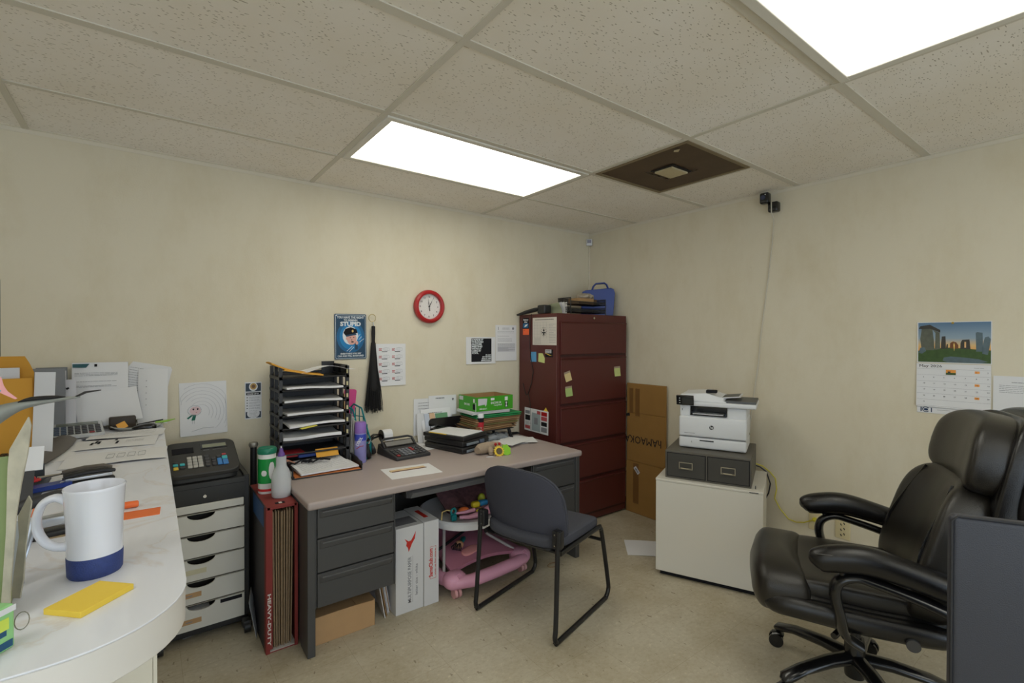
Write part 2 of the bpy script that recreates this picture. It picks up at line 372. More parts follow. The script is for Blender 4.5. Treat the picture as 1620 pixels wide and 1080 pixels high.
# ------------------------------------------------------------ things on the back wall
def wall_clock():
    t = thing('wall_clock', 'round red wall clock with a white face hanging above the desk', 'clock', (-1.597, 0, 1.62))
    t.rotation_euler = (R(90), 0, 0)          # local z looks into the room
    B(REDP).lathe([(.095, .002), (.112, .004), (.116, .018), (.112, .034), (.1, .042), (.09, .04), (.086, .03), (.086, .012)], 48).build('case', t)
    f = B(mat('clock face white', (232, 228, 224), .6)).lathe([(.0001, .010), (.0865, .010), (.0865, .016), (.0001, .016)], 40); 
    f.mat(INK)
    for k in range(12):
        a = R(90-30*k); s_ = str(k or 12); f.text(s_, Matrix.Translation((.068*math.cos(a), .068*math.sin(a)-.006, .0165)), .017, align='CENTER', bold=.02)
    for k in range(60):
        a = R(6*k); f.at((.08*math.cos(a), .08*math.sin(a), .0166), a); f.box(-.002, .002, -.0004, .0004, 0, .0003)
    f.at(); f.build('face', t)
    for nm, ang, L, wd, tl in (('hour_hand', 90-30*.97, .045, .0028, .0), ('minute_hand', 90+12-4, .058, .0022, .03), ('second_hand', 90-27, .062, .0006, .0)):
        h = B(INK); h.at((0, 0, .019+.0015*len(nm) % .004), R(ang)); h.prism([(-tl, -wd*1.6), (0, -wd*.6), (L*.45, -wd), (L, 0), (L*.45, wd), (0, wd*.6), (-tl, wd*1.6)], 0, .001); h.build(nm, t)
    B(INK).cyl((0, 0, .016), (0, 0, .025), .004).build('hub', t)
    B(mat('clock glass', (240, 240, 240), .05, var=0, alpha=.04, spec=.3)).lathe([(.0001, .029), (.0855, .029), (.0855, .0305), (.0001, .0305)], 40).build('glass', t)
wall_clock()

# tin sign: YOU HAVE THE RIGHT TO REMAIN STUPID
def tin_sign():
    W_, Hh = .2, .283; M = MW(-2.236, -.004, 1.268, 'back', R(.6))
    t = thing('wall_sign', 'blue tin sign reading STUPID with a drawing of a shouting man in a cap', 'sign', (-2.136, 0, 1.268))
    inv = Matrix.Translation((2.136, 0, -1.268))
    blue = mat('bright blue print', (18, 128, 190), .4); navy = mat('navy print', (18, 62, 92), .4); wht = mat('sign white', (222, 228, 232), .5)
    mb = B(navy); mb.M = inv @ M; mb.prism(rrect(0, W_, 0, Hh, .008), 0, .0015)
    mb.mat(wht).prism(rrect(.005, W_-.005, .005, Hh-.005, .006), .0015, .0017); mb.mat(navy).prism(rrect(.007, W_-.007, .007, Hh-.007, .006), .0017, .0019)
    mb.mat(mat('mid blue print', (14, 96, 146), .4)).prism([(W_/2+.088*math.cos(a/24*6.283), .14+.1*math.sin(a/24*6.283)) for a in range(24)], .0019, .0020)
    mb.mat(blue).prism([(W_/2+.07*math.cos(a/24*6.283), .14+.08*math.sin(a/24*6.283)) for a in range(24)], .0020, .0021)
    T = lambda x, y: Matrix.Translation((x, y, .0026))
    mb.mat(wht).text('YOU HAVE THE RIGHT', T(W_/2, .255), .02, .17, 'CENTER', .03); mb.text('TO REMAIN', T(W_/2, .238), .018, .085, 'CENTER', .03)
    mb.text('STUPID', T(W_/2, .209), .035, .13, 'CENTER', .05); mb.text('EVERYTHING YOU SAY', T(W_/2, .03), .014, .13, 'CENTER', .03); mb.text('CAN AND WILL BE IGNORED', T(W_/2, .016), .014, .165, 'CENTER', .03)
    # cut-out head: halo, face, cap, badge, fist
    def blob(m_, pts, z): mb.mat(m_).prism(pts, z, z+.0002)
    el = lambda cx, cy, rx, ry, n=18, a0=0: [(cx+rx*math.cos(i/n*6.283+a0), cy+ry*math.sin(i/n*6.283+a0)) for i in range(n)]
    blob(wht, el(.098, .148, .049, .058), .0023); blob(mat('print skin', (222, 170, 158), .6), el(.106, .127, .03, .037), .0025)
    blob(mat('print skin', (222, 170, 158), .6), el(.076, .13, .007, .01), .00255)
    blob(INK, [(.054, .165), (.066, .19), (.1, .2), (.136, .188), (.144, .165), (.12, .158), (.09, .155), (.066, .15)], .0027)
    blob(navy, [(.066, .15), (.09, .155), (.13, .162), (.138, .152), (.1, .146), (.072, .14)], .0029); blob(mat('badge gold', (220, 190, 110), .5), el(.112, .176, .006, .008), .0031)
    for q in (el(.097, .135, .005, .002), el(.118, .137, .005, .002), el(.11, .108, .009, .004), [(.104, .125), (.11, .118), (.104, .117)]): blob(INK, q, .0027)
    blob(navy, [(.126, .06), (.124, .1), (.136, .112), (.144, .08), (.142, .06)], .0029); blob(mat('print skin', (222, 170, 158), .6), el(.138, .102, .009, .012), .0031)
    for (x, y, dx, dy) in ((.15, .12, .02, .02), (.155, .105, .03, .022), (.075, .05, .035, .03), (.09, .045, .03, .03), (.145, .135, .015, .02)):
        blob(wht, [(x, y), (x+dx, y+dy), (x+dx-.002, y+dy+.002), (x-.001, y+.002)], .0027)
    mb.build('plate', t)
    for (x, y) in ((.012, Hh-.01), (W_-.012, Hh-.01)):
        n = B(CHROME); n.M = inv @ M; n.cyl((x, y, .001), (x, y, .006), .004); n.build('pin', t)
tin_sign()
# fringe duster hanging from a ring
t = thing('fringe_duster', 'long black string duster hanging from a brass ring beside the blue sign', 'duster', (-1.998, 0, 1.53))
g = B(mat('brass wire', (176, 160, 110), .3, .9)); g.tube([(-.006+.023*math.cos(a/20*6.283), -.02, .024*math.sin(a/20*6.283)) for a in range(20)], .0022, 8, closed=True); g.build('ring', t)
g = B(CHROME); g.cyl((.0, -.02, -.024), (.003, -.02, -.05), .003); g.build('swivel', t)
BSTR = mat('black cotton strings', (30, 29, 30), .85, var=.3, vs=200)
g = B(BSTR); g.lathe([(.004, -.05), (.012, -.053), (.0125, -.1), (.011, -.15), (.015, -.17), (.018, -.3), (.024, -.4), (.03, -.45), (.02, -.47)], 20)
g.v = [(x-.0, y*.8-.022, z) for x, y, z in g.v]; g.build('wrapped_handle', t)
g = B(BSTR)
for k in range(100):
    a = random.uniform(0, 6.283); r0 = .014*math.sqrt(random.random()); r1 = .064*math.sqrt(random.random())
    L = random.uniform(.565, .62)-.25*r1; x1, y1 = r1*math.cos(a)+.002, -.024+max(-.02, r1*.35*math.sin(a))
    g.tube([(r0*math.cos(a), -.022, -.16), (r0*math.cos(a)+.3*(x1), -.023+.3*(y1+.02), -.33), (x1*.8, y1, -.47), (x1, y1, -L)], .0022, 4)
g.build('fringe', t)
# letter-size sheets
def put(name, M, w, h, label, cat='paper', deco=None, m=None, curl=.004, group=None):
    mb = sheet_on(name, M, w, h, label, cat, m, curl=curl)
    if deco: deco(mb, w, h)
    mb.M = Matrix.Identity(4)
    return tag(mb.build(name), label, cat, group)
RINK = mat('red ink', (186, 80, 84), .8)
def ten_labels(mb, w, h):
    M = mb.M
    for i in range(2):
        for j in range(5):
            x, y = .026+i*.09, .03+j*.048+(.0); Z_ = .0015+.004*(1-y/h)**3
            for k, wd in enumerate((.022, .018, .022)): mb.mat(RINK).M = M; mb.box(x, x+wd, y+.02-k*.006, y+.0235-k*.006, Z_, Z_+.0003)
            mb.mat(INK).box(x+.02, x+.058, y, y+.0045, Z_, Z_+.0003)
            mb.mat(GINK); mb.tube([(x+.028, y+.012, Z_), (x+.03, y+.026, Z_), (x+.05, y+.029, Z_), (x+.072, y+.026, Z_), (x+.074, y+.01, Z_), (x+.05, y+.0075, Z_)], .0006, 4, closed=True)
            mb.M = M @ Matrix.Translation((x+.034, y+.012, Z_)); lines(mb, Matrix.Identity(4), 0, .03, [0, .005, .01], PAPER2, .002, z=.0001)
    mb.M = M
put('label_sheet', MW(-1.979, -.001, 1.088), .213, .276, 'white wall sheet printed with ten small red and grey labels', 'paper', ten_labels)
def imade(mb, w, h):
    mb.mat(INK).box(.045, .225, .012, .19, .0042, .0046); K = mat('sign white', (222, 228, 232), .5); mb.mat(K)
    T = lambda x, y: Matrix.Translation((x, y, .005))
    for k, (s_, wd) in enumerate((('I MADE IT', .1), ('THROUGH', .1), ('ANOTHER', .09), ('MEETING', .09), ('WITHOUT', .085), ('LOSING MY', .08), ('COOL.', .06))): mb.text(s_, T(.05, .174-k*.0165), .018, wd, 'LEFT', .05)
    for k, s_ in enumerate(("I'D SAY", 'MY PEOPLE', 'SKILLS ARE', 'IMPROVING.')): mb.text(s_, T(.222-(.05, .08, .085, .09)[k], .06-k*.0135), .013, (.05, .08, .085, .09)[k], 'LEFT', .05)
put('motto_print', MW(-1.288, -.001, 1.21), .262, .2, 'black square motto print in white capitals on a white sheet', 'poster', imade)
def letterd(mb, w, h):
    M = mb.M; lines(mb, M, .02, .18, [.225, .215], GINK, z=.0015); lines(mb, M, .02, .16, [.19, .17, .16, .15, .055], GINK, z=.0018)
    mb.mat(PAPER2).box(.02, .188, .07, .105, .0035, .0038); lines(mb, M, .02, .188, [.075+.0055*k for k in range(11)], GINK, z=.0039)
    mb.M = M; mb.mat(GINK); mb.prism([(.17+.01*math.cos(a), .25+.011*math.sin(a)) for a in [i*.628 for i in range(10)]], .0014, .0018); mb.box(.026, .03, .238, .262, .0014, .0018); lines(mb, M, .065, .135, [.255, .248, .24], GINK, z=.0014)
put('notice_letter', MW(-1.024, -.001, 1.228), .202, .276, 'white typed notice on the wall beside the maroon cabinet', 'paper', letterd)
def flyer(mb, w, h):
    M = mb.M; Z_ = .0052
    dk = mat('slate print', (56, 68, 84), .6); mb.mat(dk).box(.004, w-.004, .155, h-.006, Z_, Z_+.0002); mb.box(.004, w-.004, .006, .04, Z_, Z_+.0002)
    el = lambda cx, cy, rx, ry, n=20: [(cx+rx*math.cos(i/n*6.283), cy+ry*math.sin(i/n*6.283)) for i in range(n)]
    mb.mat(PAPER).prism(el(w/2, .03, .032, .026), Z_+.0002, Z_+.0004); mb.prism(el(w/2, .18, .022, .024), Z_+.0002, Z_+.0004)
    mb.mat(mat('seal gold', (186, 150, 80), .5)).prism(el(w/2, .182, .0165, .018), Z_+.0004, Z_+.0006); mb.mat(mat('seal brown', (110, 76, 44), .5)).prism(el(w/2, .182, .009, .01), Z_+.0006, Z_+.0008)
    mb.mat(INK).box(.006, w-.006, .134, .148, Z_, Z_+.0002); mb.mat(PAPER).text('WAKE UP IF', Matrix.Translation((.01, .137, Z_+.0004)), .01, .06, 'LEFT', .03)
    for k in range(5):
        y = .118-k*.015; mb.mat(INK).prism(el(.011, y+.002, .003, .003, 8), Z_, Z_+.0003); lines(mb, M, .02, w-.008, [y+.003, y-.002], GINK, .0012, z=Z_)
        mb.M = M
    lines(mb, M, .02, .062, [.045, .038, .031, .024, .017, .01], GINK, .0012, z=Z_+.0004)
put('hanging_flyer', MW(-2.727, -.001, .948), .084, .206, 'narrow slate-blue printed flyer on the wall left of the letter trays', 'flyer', flyer, curl=.003)
def drawing(mb, w, h):
    M = mb.M; Z_ = .0065; pen = mat('pencil line', (188, 188, 194), .8); gr = mat('green crayon', (34, 110, 92), .8)
    mb.mat(pen)
    for k in range(7):
        r = .035+k*.016; cx, cy = .095, .12
        a0 = 140+random.uniform(-20, 20); a1 = -50+random.uniform(-20, 20)
        pts = [(min(.208, max(.006, cx+r*1.05*math.cos(R(a0+(a1-a0)*i/16)))), min(.27, max(.01, cy+r*1.15*math.sin(R(a0+(a1-a0)*i/16)))), Z_-.001) for i in range(17)]
        mb.tube(pts, .0006, 4)
    mb.tube([(.065+.03*math.cos(a*.4), .135+.027*math.sin(a*.4)-.004, Z_) for a in range(16)], .0009, 4)
    mb.mat(mat('crayon skin', (228, 200, 204), .8)).prism([(.068+.025*math.cos(a*.45), .13+.022*math.sin(a*.45)) for a in range(14)], Z_-.002, Z_-.0012)
    mb.mat(INK)
    for x in (.06, .079): mb.prism([(x+.004*math.cos(a), .138+.005*math.sin(a)) for a in (0, 1, 2, 3, 4, 5)], Z_-.0012, Z_-.0008)
    mb.mat(RINK).box(.07, .074, .119, .122, Z_-.0012, Z_-.0008)
    mb.mat(gr).prism([(.05, .08), (.066, .08), (.072, .108), (.058, .11)], Z_-.0015, Z_-.001); mb.prism([(.03, .094), (.036, .088), (.058, .106), (.054, .112)], Z_-.0015, Z_-.001)
    mb.mat(pen); mb.box(.053, .055, .062, .08, Z_-.001, Z_-.0006); mb.box(.062, .064, .062, .08, Z_-.001, Z_-.0006); mb.tube([(.05, .022, Z_-.001), (.1, .035, Z_-.001), (.15, .034, Z_-.001)], .0014, 4)
put('childs_drawing', MW(-3.024, -.002, .886, rot=R(1.2)), .213, .279, "child's drawing of a figure with a green body on white paper", 'drawing', drawing, curl=.006)
# small white sensor in the corner
t = thing('wall_sensor', 'small white square sensor mounted high in the room corner', 'sensor', (-.018, -.018, 2.222))
t.rotation_euler = (0, 0, R(-45))
B(WHITE).rbox(-.026, .026, -.022, -.004, 0, .058, .006).build('body', t); B(mat('sensor lens grey', (150, 150, 168), .3)).rbox(-.017, .017, -.025, -.021, .022, .05, .002).build('lens', t, 'grey lens')
t = B(mat('painted surface raceway', (226, 218, 200), .6)).box(-.012, -.001, -.012, -.001, .1, 2.22); tag(t.build('cable_raceway'), 'thin painted cable channel running down the room corner below the sensor', 'raceway')

# ------------------------------------------------------------ things on the right wall
t = thing('security_camera', 'small black security camera high on the right wall', 'camera', (-.0, -1.6, 2.27))
BLKG = mat('glossy black plastic', (16, 17, 22), .2, coat=.3)
c = B(BLKG); c.rbox(-.075, -.025, .005, .06, -.02, .05, .012); c.build('camera_body', t); c = B(BLKG); c.rbox(-.05, -.001, -.04, .02, -.075, -.012, .01); c.build('mount', t)
c = B(mat('camera lens', (60, 66, 90), .1)); c.cyl((-.075, .035, .018), (-.08, .035, .018), .014); c.build('lens', t)
c = B(WHITE); c.cyl((-.077, .02, .034), (-.0795, .02, .034), .003); c.build('status_light', t)
wire = mat('off white cable', (206, 200, 184), .6)
g = B(wire); pts = [(-.052, -1.605, 2.285-.03), (-.054, -1.606, 2.235), (-.052, -1.606, 2.19), (-.012, -1.603, 2.15), (-.006, -1.59, 2.0), (-.005, -1.567, 1.79), (-.006, -1.545, 1.6), (-.006, -1.52, 1.4), (-.006, -1.51, 1.25), (-.008, -1.495, 1.14), (-.012, -1.485, 1.05), (-.02, -1.47, .9), (-.02, -1.46, .75)]
g.tube(pts, .0032, 6); tag(g.build('camera_cable'), 'thin off-white cable hanging down the right wall from the black camera', 'cable')
# calendar
def calendar():
    t = thing('wall_calendar', 'wall calendar open to May 2026 with a photo of standing stones at dusk', 'calendar', (0, -2.455, 1.06))
    inv = t.matrix_basis.inverted() if False else Matrix.Translation((0, 2.455, -1.06))
    M = MW(-.002, -2.318, 1.062, 'right', R(.15)); w_, hp = .276, .205
    sky = bpy.data.materials.new('dusk sky print'); sky.use_nodes = True; nt, b = nodes(sky); b.inputs['Roughness'].default_value = .35
    tc = nt.nodes.new('ShaderNodeTexCoord'); sp = nt.nodes.new('ShaderNodeSeparateXYZ'); nt.links.new(tc.outputs['Object'], sp.inputs[0])
    mr = nt.nodes.new('ShaderNodeMapRange'); mr.inputs['From Min'].default_value = .28; mr.inputs['From Max'].default_value = .43; nt.links.new(sp.outputs['Z'], mr.inputs['Value'])
    r_ = ramp(nt, mr.outputs[0], [(0, s2l((236, 158, 70))), (.22, s2l((226, 190, 130))), (.45, s2l((150, 170, 186))), (1, s2l((88, 122, 156)))]); nt.links.new(r_.outputs[0], b.inputs['Base Color'])
    y0 = .222
    pg = B(PAPER); pg.M = inv @ M; pg.box(0, w_, y0, y0+hp, 0, .0015)
    pg.mat(sky).box(.004, w_-.003, y0+.004, y0+hp-.003, .0015, .0017)
    Z_ = .0018; P = lambda m_, pts, k=0: pg.mat(m_).prism([(x, y0+y) for x, y in pts], Z_+k*.0002, Z_+.0002+k*.0002)
    gr = mat('print grass', (62, 88, 44), .5, var=.3, vs=60); st = mat('print stone', (96, 100, 88), .5, var=.35, vs=50); sd = mat('print dark stone', (62, 60, 56), .5, var=.3, vs=50); st2 = mat('print slab', (92, 110, 118), .5, var=.3, vs=50)
    P(gr, [(.004, .004), (w_-.003, .004), (w_-.003, .066), (.2, .072), (.13, .078), (.08, .074), (.004, .06)])
    P(mat('print sun', (255, 214, 120), .5), [(.137+.006*math.cos(a), .1+.008*math.sin(a)) for a in [i*.7 for i in range(9)]], 0)
    P(st, [(.018, .062), (.012, .12), (.018, .175), (.06, .172), (.066, .11), (.068, .064)], 1); P(st, [(.07, .066), (.072, .15), (.062, .165), (.088, .152), (.09, .07)], 1)
    P(sd, [(.006, .172), (.012, .185), (.05, .192), (.09, .165), (.09, .152), (.05, .172), (.02, .17)], 2)
    P(sd, [(.093, .07), (.094, .1), (.096, .132), (.11, .134), (.112, .072)], 1); P(sd, [(.112, .072), (.115, .095), (.12, .094), (.12, .072)], 1)
    P(mat('print warm stone', (120, 74, 44), .5), [(.127, .074), (.128, .1), (.138, .108), (.15, .104), (.158, .09), (.158, .072)], 1)
    P(mat('print sun', (255, 214, 120), .5), [(.14, .09), (.142, .102), (.145, .09), (.143, .06)], 2)
    P(sd, [(.165, .072), (.166, .1), (.172, .116), (.198, .118), (.202, .07)], 1); P(mat('print sun2', (236, 190, 130), .5), [(.18, .078), (.18, .106), (.186, .106), (.186, .078)], 2)
    P(st2, [(.222, .06), (.22, .15), (.226, .153), (.244, .15), (.246, .06)], 1); P(st2, [(.243, .05), (.246, .1), (.252, .128), (.264, .132), (.272, .12), (.268, .08), (.262, .045)], 1)
    P(st2, [(.1, .012), (.104, .028), (.13, .034), (.18, .03), (.23, .024), (.262, .012), (.24, .005), (.12, .005)], 1); P(st2, [(.006, .05), (.012, .075), (.028, .078), (.036, .06), (.02, .045)], 2)
    pg.build('picture_page', t)
    gp = B(PAPER); gp.M = inv @ M; gp.sheet(lambda u, v: (-.002+u*w_, v*(y0-.004), .002+.006*(1-v)**2), 2, 8, .0008); Zg = .0085
    ft = lambda x, y, s_, sz, w=None, m_=INK, al='LEFT': gp.mat(m_).text(s_, Matrix.Translation((x, y, Zg-.006*(min(1, y/.218))*(2-min(1, y/.218))+.0006)), sz, w, al)
    ft(.008, .2, 'May 2026', .019, .088); gp.mat(GINK)
    for k in range(7):
        y = .192-k*.031
        if y > .005: gp.box(0, w_-.003, y, y+.0006, .0085-.006*(min(1, y/.218))*(2-min(1, y/.218)), .0088-.006*(min(1, y/.218))*(2-min(1, y/.218)))
    for k in range(1, 7): gp.box(k*w_/7-.002, k*w_/7-.0014, .005, .192, .0021, .0024)
    d = 1
    for row in range(6):
        for col in range(7):
            if row == 0 and col < 5: continue
            if d > 31: break
            x = (col+.62)*w_/7; y = .178-row*.031
            if col == 5 and row in (0, 2, 4):
                z_ = .0085-.006*(min(1, y/.218))*(2-min(1, y/.218)); gp.mat(mat('orange highlighter', (250, 170, 90), .7)).box(x-.004, x+.013, y-.002, y+.009, z_, z_+.0004)
            ft(x, y, str(d), .0085); d += 1
    gp.mat(sky).box(.113, .15, .165, .19, .0042, .0046); gp.mat(gr).box(.113, .15, .165, .175, .0046, .0048); gp.mat(sd).box(.12, .13, .172, .182, .0048, .005)
    lines(gp, Matrix.Identity(4), .215, .25, [.202], GINK, .0012, z=.0036)
    gp.build('date_page', t)
    fp = B(PAPER); fp.M = inv @ M; fp.box(0, w_*.99, -.032, .03, .0002, .0012); nv = mat('navy lettering', (24, 50, 90), .6)
    fp.mat(nv).text('I', Matrix.Translation((.013, -.026, .0016)), .03, None, 'LEFT', .02); fp.text('I', Matrix.Translation((.054, -.026, .0016)), .03, None, 'LEFT', .02)
    fp.tube([(.036+.013*math.cos(a*.5+.6), -.015+.012*math.sin(a*.5+.6), .0018) for a in range(11)], .0018, 6); fp.prism([(.036+.009*math.cos(i*.8), -.015+.006*math.sin(i*.8)) for i in range(8)], .0014, .0022); fp.mat(GINK).box(.08, .13, -.014, -.0125, .0014, .0016)
    fp.build('logo_strip', t)
    n = B(mat('brass pin', (190, 160, 70), .3, .8)); n.M = inv @ M; n.cyl((w_/2, y0+hp-.006, .001), (w_/2, y0+hp-.006, .009), .005, n=12); n.build('pin', t)
calendar()
put('posted_memo', MW(-.001, -2.597, .955, 'right', R(-.4)), .216, .279, 'white typed memo on the right wall beside the calendar', 'paper', lambda mb, w, h: (lines(mb, mb.M, .06, .16, [.25], INK, z=.0015), lines(mb, mb.M, .02, .19, [.235-.008*k for k in range(5)], GINK, z=.0015)))
# outlets
def outlet(y, z, label, w_=.07, h_=.115):
    t = thing('wall_outlet', label, 'outlet', (0, y, z)); M = MW(-.0, 0, 0, 'right')
    c = B(mat('ivory outlet plate', (222, 208, 166), .45)); c.M = M; c.rbox(-w_/2, w_/2, -h_/2, h_/2, 0, .006, .003); c.build('cover_plate', t)
    return t, M
t, M = outlet(-1.99, .335, 'ivory wall outlet strip with dark slots below the chair arm', .075, .14)
c = B(INK); c.M = M
for k in range(4): c.at((0, 0, 0)); c.M = M @ Matrix.Translation((0, -.045+k*.03, .006)) @ Matrix.Rotation(.5, 4, 'Z'); c.box(-.012, -.007, -.006, .006, 0, .0006); c.box(.006, .011, -.006, .006, 0, .0006)
c.build('slots', t)
t, M = outlet(-1.848, .335, 'ivory wall outlet with a yellow cable plugged in', .07, .13)
c = B(mat('yellow cable', (214, 200, 60), .5)); c.M = M; c.cyl((0, .0, .006), (0, 0, .02), .012); c.build('socket', t, 'yellow socket')
g = B(mat('yellow cable', (214, 200, 60), .5))
g.tube([(-.12, -1.50, .625), (-.04, -1.52, .60), (-.015, -1.545, .588), (-.015, -1.59, .56), (-.012, -1.622, .525), (-.012, -1.63, .46), (-.012, -1.618, .40), (-.012, -1.65, .345), (-.012, -1.70, .295), (-.012, -1.745, .288), (-.012, -1.79, .30), (-.02, -1.83, .325), (-.025, -1.85, .335)], .0035, 6)
tag(g.build('network_cable'), 'yellow cable looping along the right wall from printer to outlet', 'cable')
g = B(BLACK); g.tube([(-.1, -1.50, .61), (-.04, -1.54, .585), (-.03, -1.575, .56), (-.03, -1.60, .49), (-.03, -1.59, .43), (-.04, -1.56, .36), (-.04, -1.54, .2), (-.04, -1.52, .02)], .0042, 6)
tag(g.build('power_cord'), 'black power cord curving down behind the cream cabinet', 'cord')
# faint marks
for nm, M, pts, lab in (('scuff_mark', MW(0, 0, 0, 'right'), [(2.13, 1.69), (2.18, 1.70), (2.22, 1.715), (2.19, 1.708), (2.16, 1.69)], None),): pass
# ------------------------------------------------------------ foreground counter
ZC = .97
t = thing('service_counter', 'white marble-pattern counter with a rounded end running to the back wall', 'counter', (-3.4, -1.0, 0))
MARB = marble_mat(); o3 = (3.4, 1.0, 0)
poly = [(-3.097, -.004), (-3.112, -2.0)]+[(-3.112-.17+.17*math.cos(R(-a)), -2.0+.17*math.sin(R(-a))) for a in range(9, 91, 9)]+[(-3.9, -2.172), (-3.9, -.004)]
poly = [(x+3.4, y+1.0) for x, y in poly]
B(MARB).prism(poly, ZC-.003, ZC).build('worktop', t, bevel=.001)
ins = [(x*.998, y) for x, y in poly]
B(mat('laminate edge band', (226, 222, 216), .4, var=.05, vs=9)).prism([(x-.001, y+.001) for x, y in ins], ZC-.062, ZC-.003).build('edge_band', t, bevel=.002)
b_ = B(CREAM); b_.box(-.45, .24, -.93, .99, .0, ZC-.062); b_.build('base_cabinet', t, bevel=.003)
b_ = B(CREAM); b_.box(.24, .246, -.93, -.89, .0, ZC-.062); b_.build('corner_trim', t)

# mug
t = thing('coffee_mug', 'tall white mug with a blue textured base on the counter', 'mug', (-3.245, -1.868, ZC), R(10))
prof = [(.0001, .03), (.036, .03), (.0375, .034), (.0395, .09), (.043, .155), (.0455, .162), (.047, .158), (.0445, .15), (.0415, .09), (.0405, .036), (.039, .03)]
B(mat('white glazed ceramic', (234, 236, 246), .18, var=0, coat=.4)).lathe([(.0405, .034), (.0412, .09), (.0448, .155), (.0458, .159), (.0448, .161), (.0425, .156), (.039, .09), (.036, .038), (.0001, .034)], 56).build('cup', t)
B(mat('blue silicone sleeve', (48, 66, 128), .6, var=.25, vs=120, bump=.8, bs=500)).lathe([(.0001, 0), (.038, 0), (.0402, .004), (.0412, .036), (.0405, .0375), (.0001, .0375)], 56).build('sleeve', t)
h = B(mat('white glazed ceramic', (236, 236, 240), .18)); h.tube([(-.040, 0, .135), (-.056, 0, .144), (-.074, 0, .136), (-.083, 0, .112), (-.082, 0, .088), (-.072, 0, .066), (-.056, 0, .055), (-.039, 0, .054)], [.0075, .007, .0065, .0065, .0065, .0068, .0072, .0085], 16, rx=[.011]*8, cr=5)
h.M = Matrix.Rotation(0, 4, 'Z'); h.build('handle', t)
t.rotation_euler = (0, 0, R(-14))
# sticky note pad
t = thing('sticky_note_pad', 'yellow sticky note pad on the counter in front of the mug', 'note pad', (-3.243, -1.997, ZC), R(-45.5))
b_ = B(YEL); b_.box(-.034, .034, -.045, .045, 0, .0095)
b_.build('pad', t, bevel=.0008)
# orange marker cap + strip
t = thing('highlighter_marker', 'orange highlighter lying on the counter behind the mug', 'marker', (-3.215, -1.482, ZC), R(-4))
ORP = mat('orange plastic', (246, 116, 50), .35); c = B(ORP); c.tube([(-.09, 0, .009), (-.03, 0, .009)], .008, 12); c.build('barrel', t); c = B(ORP); c.tube([(-.03, 0, .009), (.028, 0, .009), (.031, 0, .009)], [.009, .0085, .006], 12); c.build('cap', t)
b_ = B(ORANGE); b_.M = Matrix.Translation((-3.178, -1.548, ZC)) @ Matrix.Rotation(R(-3), 4, 'Z'); b_.box(-.04, .037, -.03, .03, 0, .0012); b_.M = Matrix.Identity(4)
tag(b_.build('orange_card'), 'flat orange paper strip on the counter beside the mug', 'paper')

# near left: metal desk file with notched steps, folder, card box
t = thing('metal_file_rack', 'worn beige metal stepped file rack at the left edge, notched uprights', 'rack', (-3.36, -1.95, ZC), R(0))
WORN = mat('worn beige enamel', (182, 176, 158), .5, var=.45, vs=34)
def fin(x0, y0, pts, nm, th=.003, rz=0):
    b_ = B(WORN); b_.M = Matrix.Translation((x0, y0, 0)) @ Matrix.Rotation(rz, 4, 'Z') @ Matrix.Rotation(R(90), 4, 'X'); b_.prism(pts, -th/2, th/2); b_.M = Matrix.Identity(4); return b_.build(nm, t, bevel=.0006)
def face_plate(dep, px, nm, th=.0025):
    # a plate standing square to the room diagonal; outline in metres across / up
    o_ = Vector((-3.1715, -3.05, 1.405))+Vector((.6036, .7973, 0))*dep
    b_ = B(WORN); b_.M = Matrix.Translation(-Vector(t.location)) @ Matrix.Translation(o_) @ Matrix(((.7973, .6036, 0, 0), (-.6036, .7973, 0, 0), (0, 0, 1, 0), (0, 0, 0, 1))) @ Matrix.Rotation(R(90), 4, 'X')
    b_.prism(px, -th/2, th/2); b_.M = Matrix.Identity(4); return b_.build(nm, t, bevel=.0006)
face_plate(.74, [(-.782, -.434), (-.768, -.434), (-.764, -.36), (-.756, -.27), (-.748, -.222), (-.738, -.175), (-.733, -.135), (-.737, -.122), (-.766, -.172), (-.769, -.20), (-.772, -.30)], 'upright')
face_plate(.80, [(-.826, -.432), (-.812, -.432), (-.806, -.40), (-.802, -.345), (-.796, -.30), (-.792, -.272), (-.797, -.262), (-.815, -.296), (-.813, -.33), (-.822, -.39)], 'stepped_upright')
b_ = B(WORN); b_.box(-.14, .014, -.10, .11, 0, .004); b_.build('base_plate', t)
b_ = B(mat('grey enamel plate', (176, 180, 182), .4)); b_.M = Matrix.Translation((.0, .09, .004)); b_.box(-.02, .02, -.002, .0, 0, .11); b_.build('divider', t)
gf = B(mat('olive green folder', (126, 142, 92), .7)); gf.box(-3.47, -3.337, -1.985, -1.980, ZC+.005, ZC+.25); tag(gf.build('file_folder'), 'olive green folder standing in the metal rack at the left edge', 'folder')
# white card with green print in a clear sleeve (near bottom left)
t = thing('gum_packet', 'green and blue printed packet at the bottom left corner on the counter', 'packet', (-3.334, -2.088, ZC), R(50))
b_ = B(mat('green packet film', (150, 212, 140), .25)); b_.rbox(-.05, .012, -.012, .012, 0, .062, .004); b_.build('pouch', t)
b_ = B(mat('packet navy band', (24, 82, 120), .4)); b_.box(-.05, .008, -.0126, -.012, .004, .014); b_.box(-.05, .0, -.0126, -.012, .022, .03); b_.mat(mat('packet yellow', (214, 232, 90), .4)); b_.box(-.012, .003, -.0127, -.012, .03, .046); b_.mat(WHITE).box(-.05, .012, -.0128, -.012, .052, .06); b_.build('printed_band', t)
g = B(mat('steel wire', (150, 146, 138), .3, .9)); g.tube([(-3.318+.008*math.cos(a*.42)-.0*a, -2.036+.005*math.sin(a*.42), ZC+.0015+.011*(1+math.sin(a*.42))) for a in range(15)], .0007, 6, closed=True); tag(g.build('wire_loop'), 'small thin wire ring on the counter beside the green packet', 'wire ring')

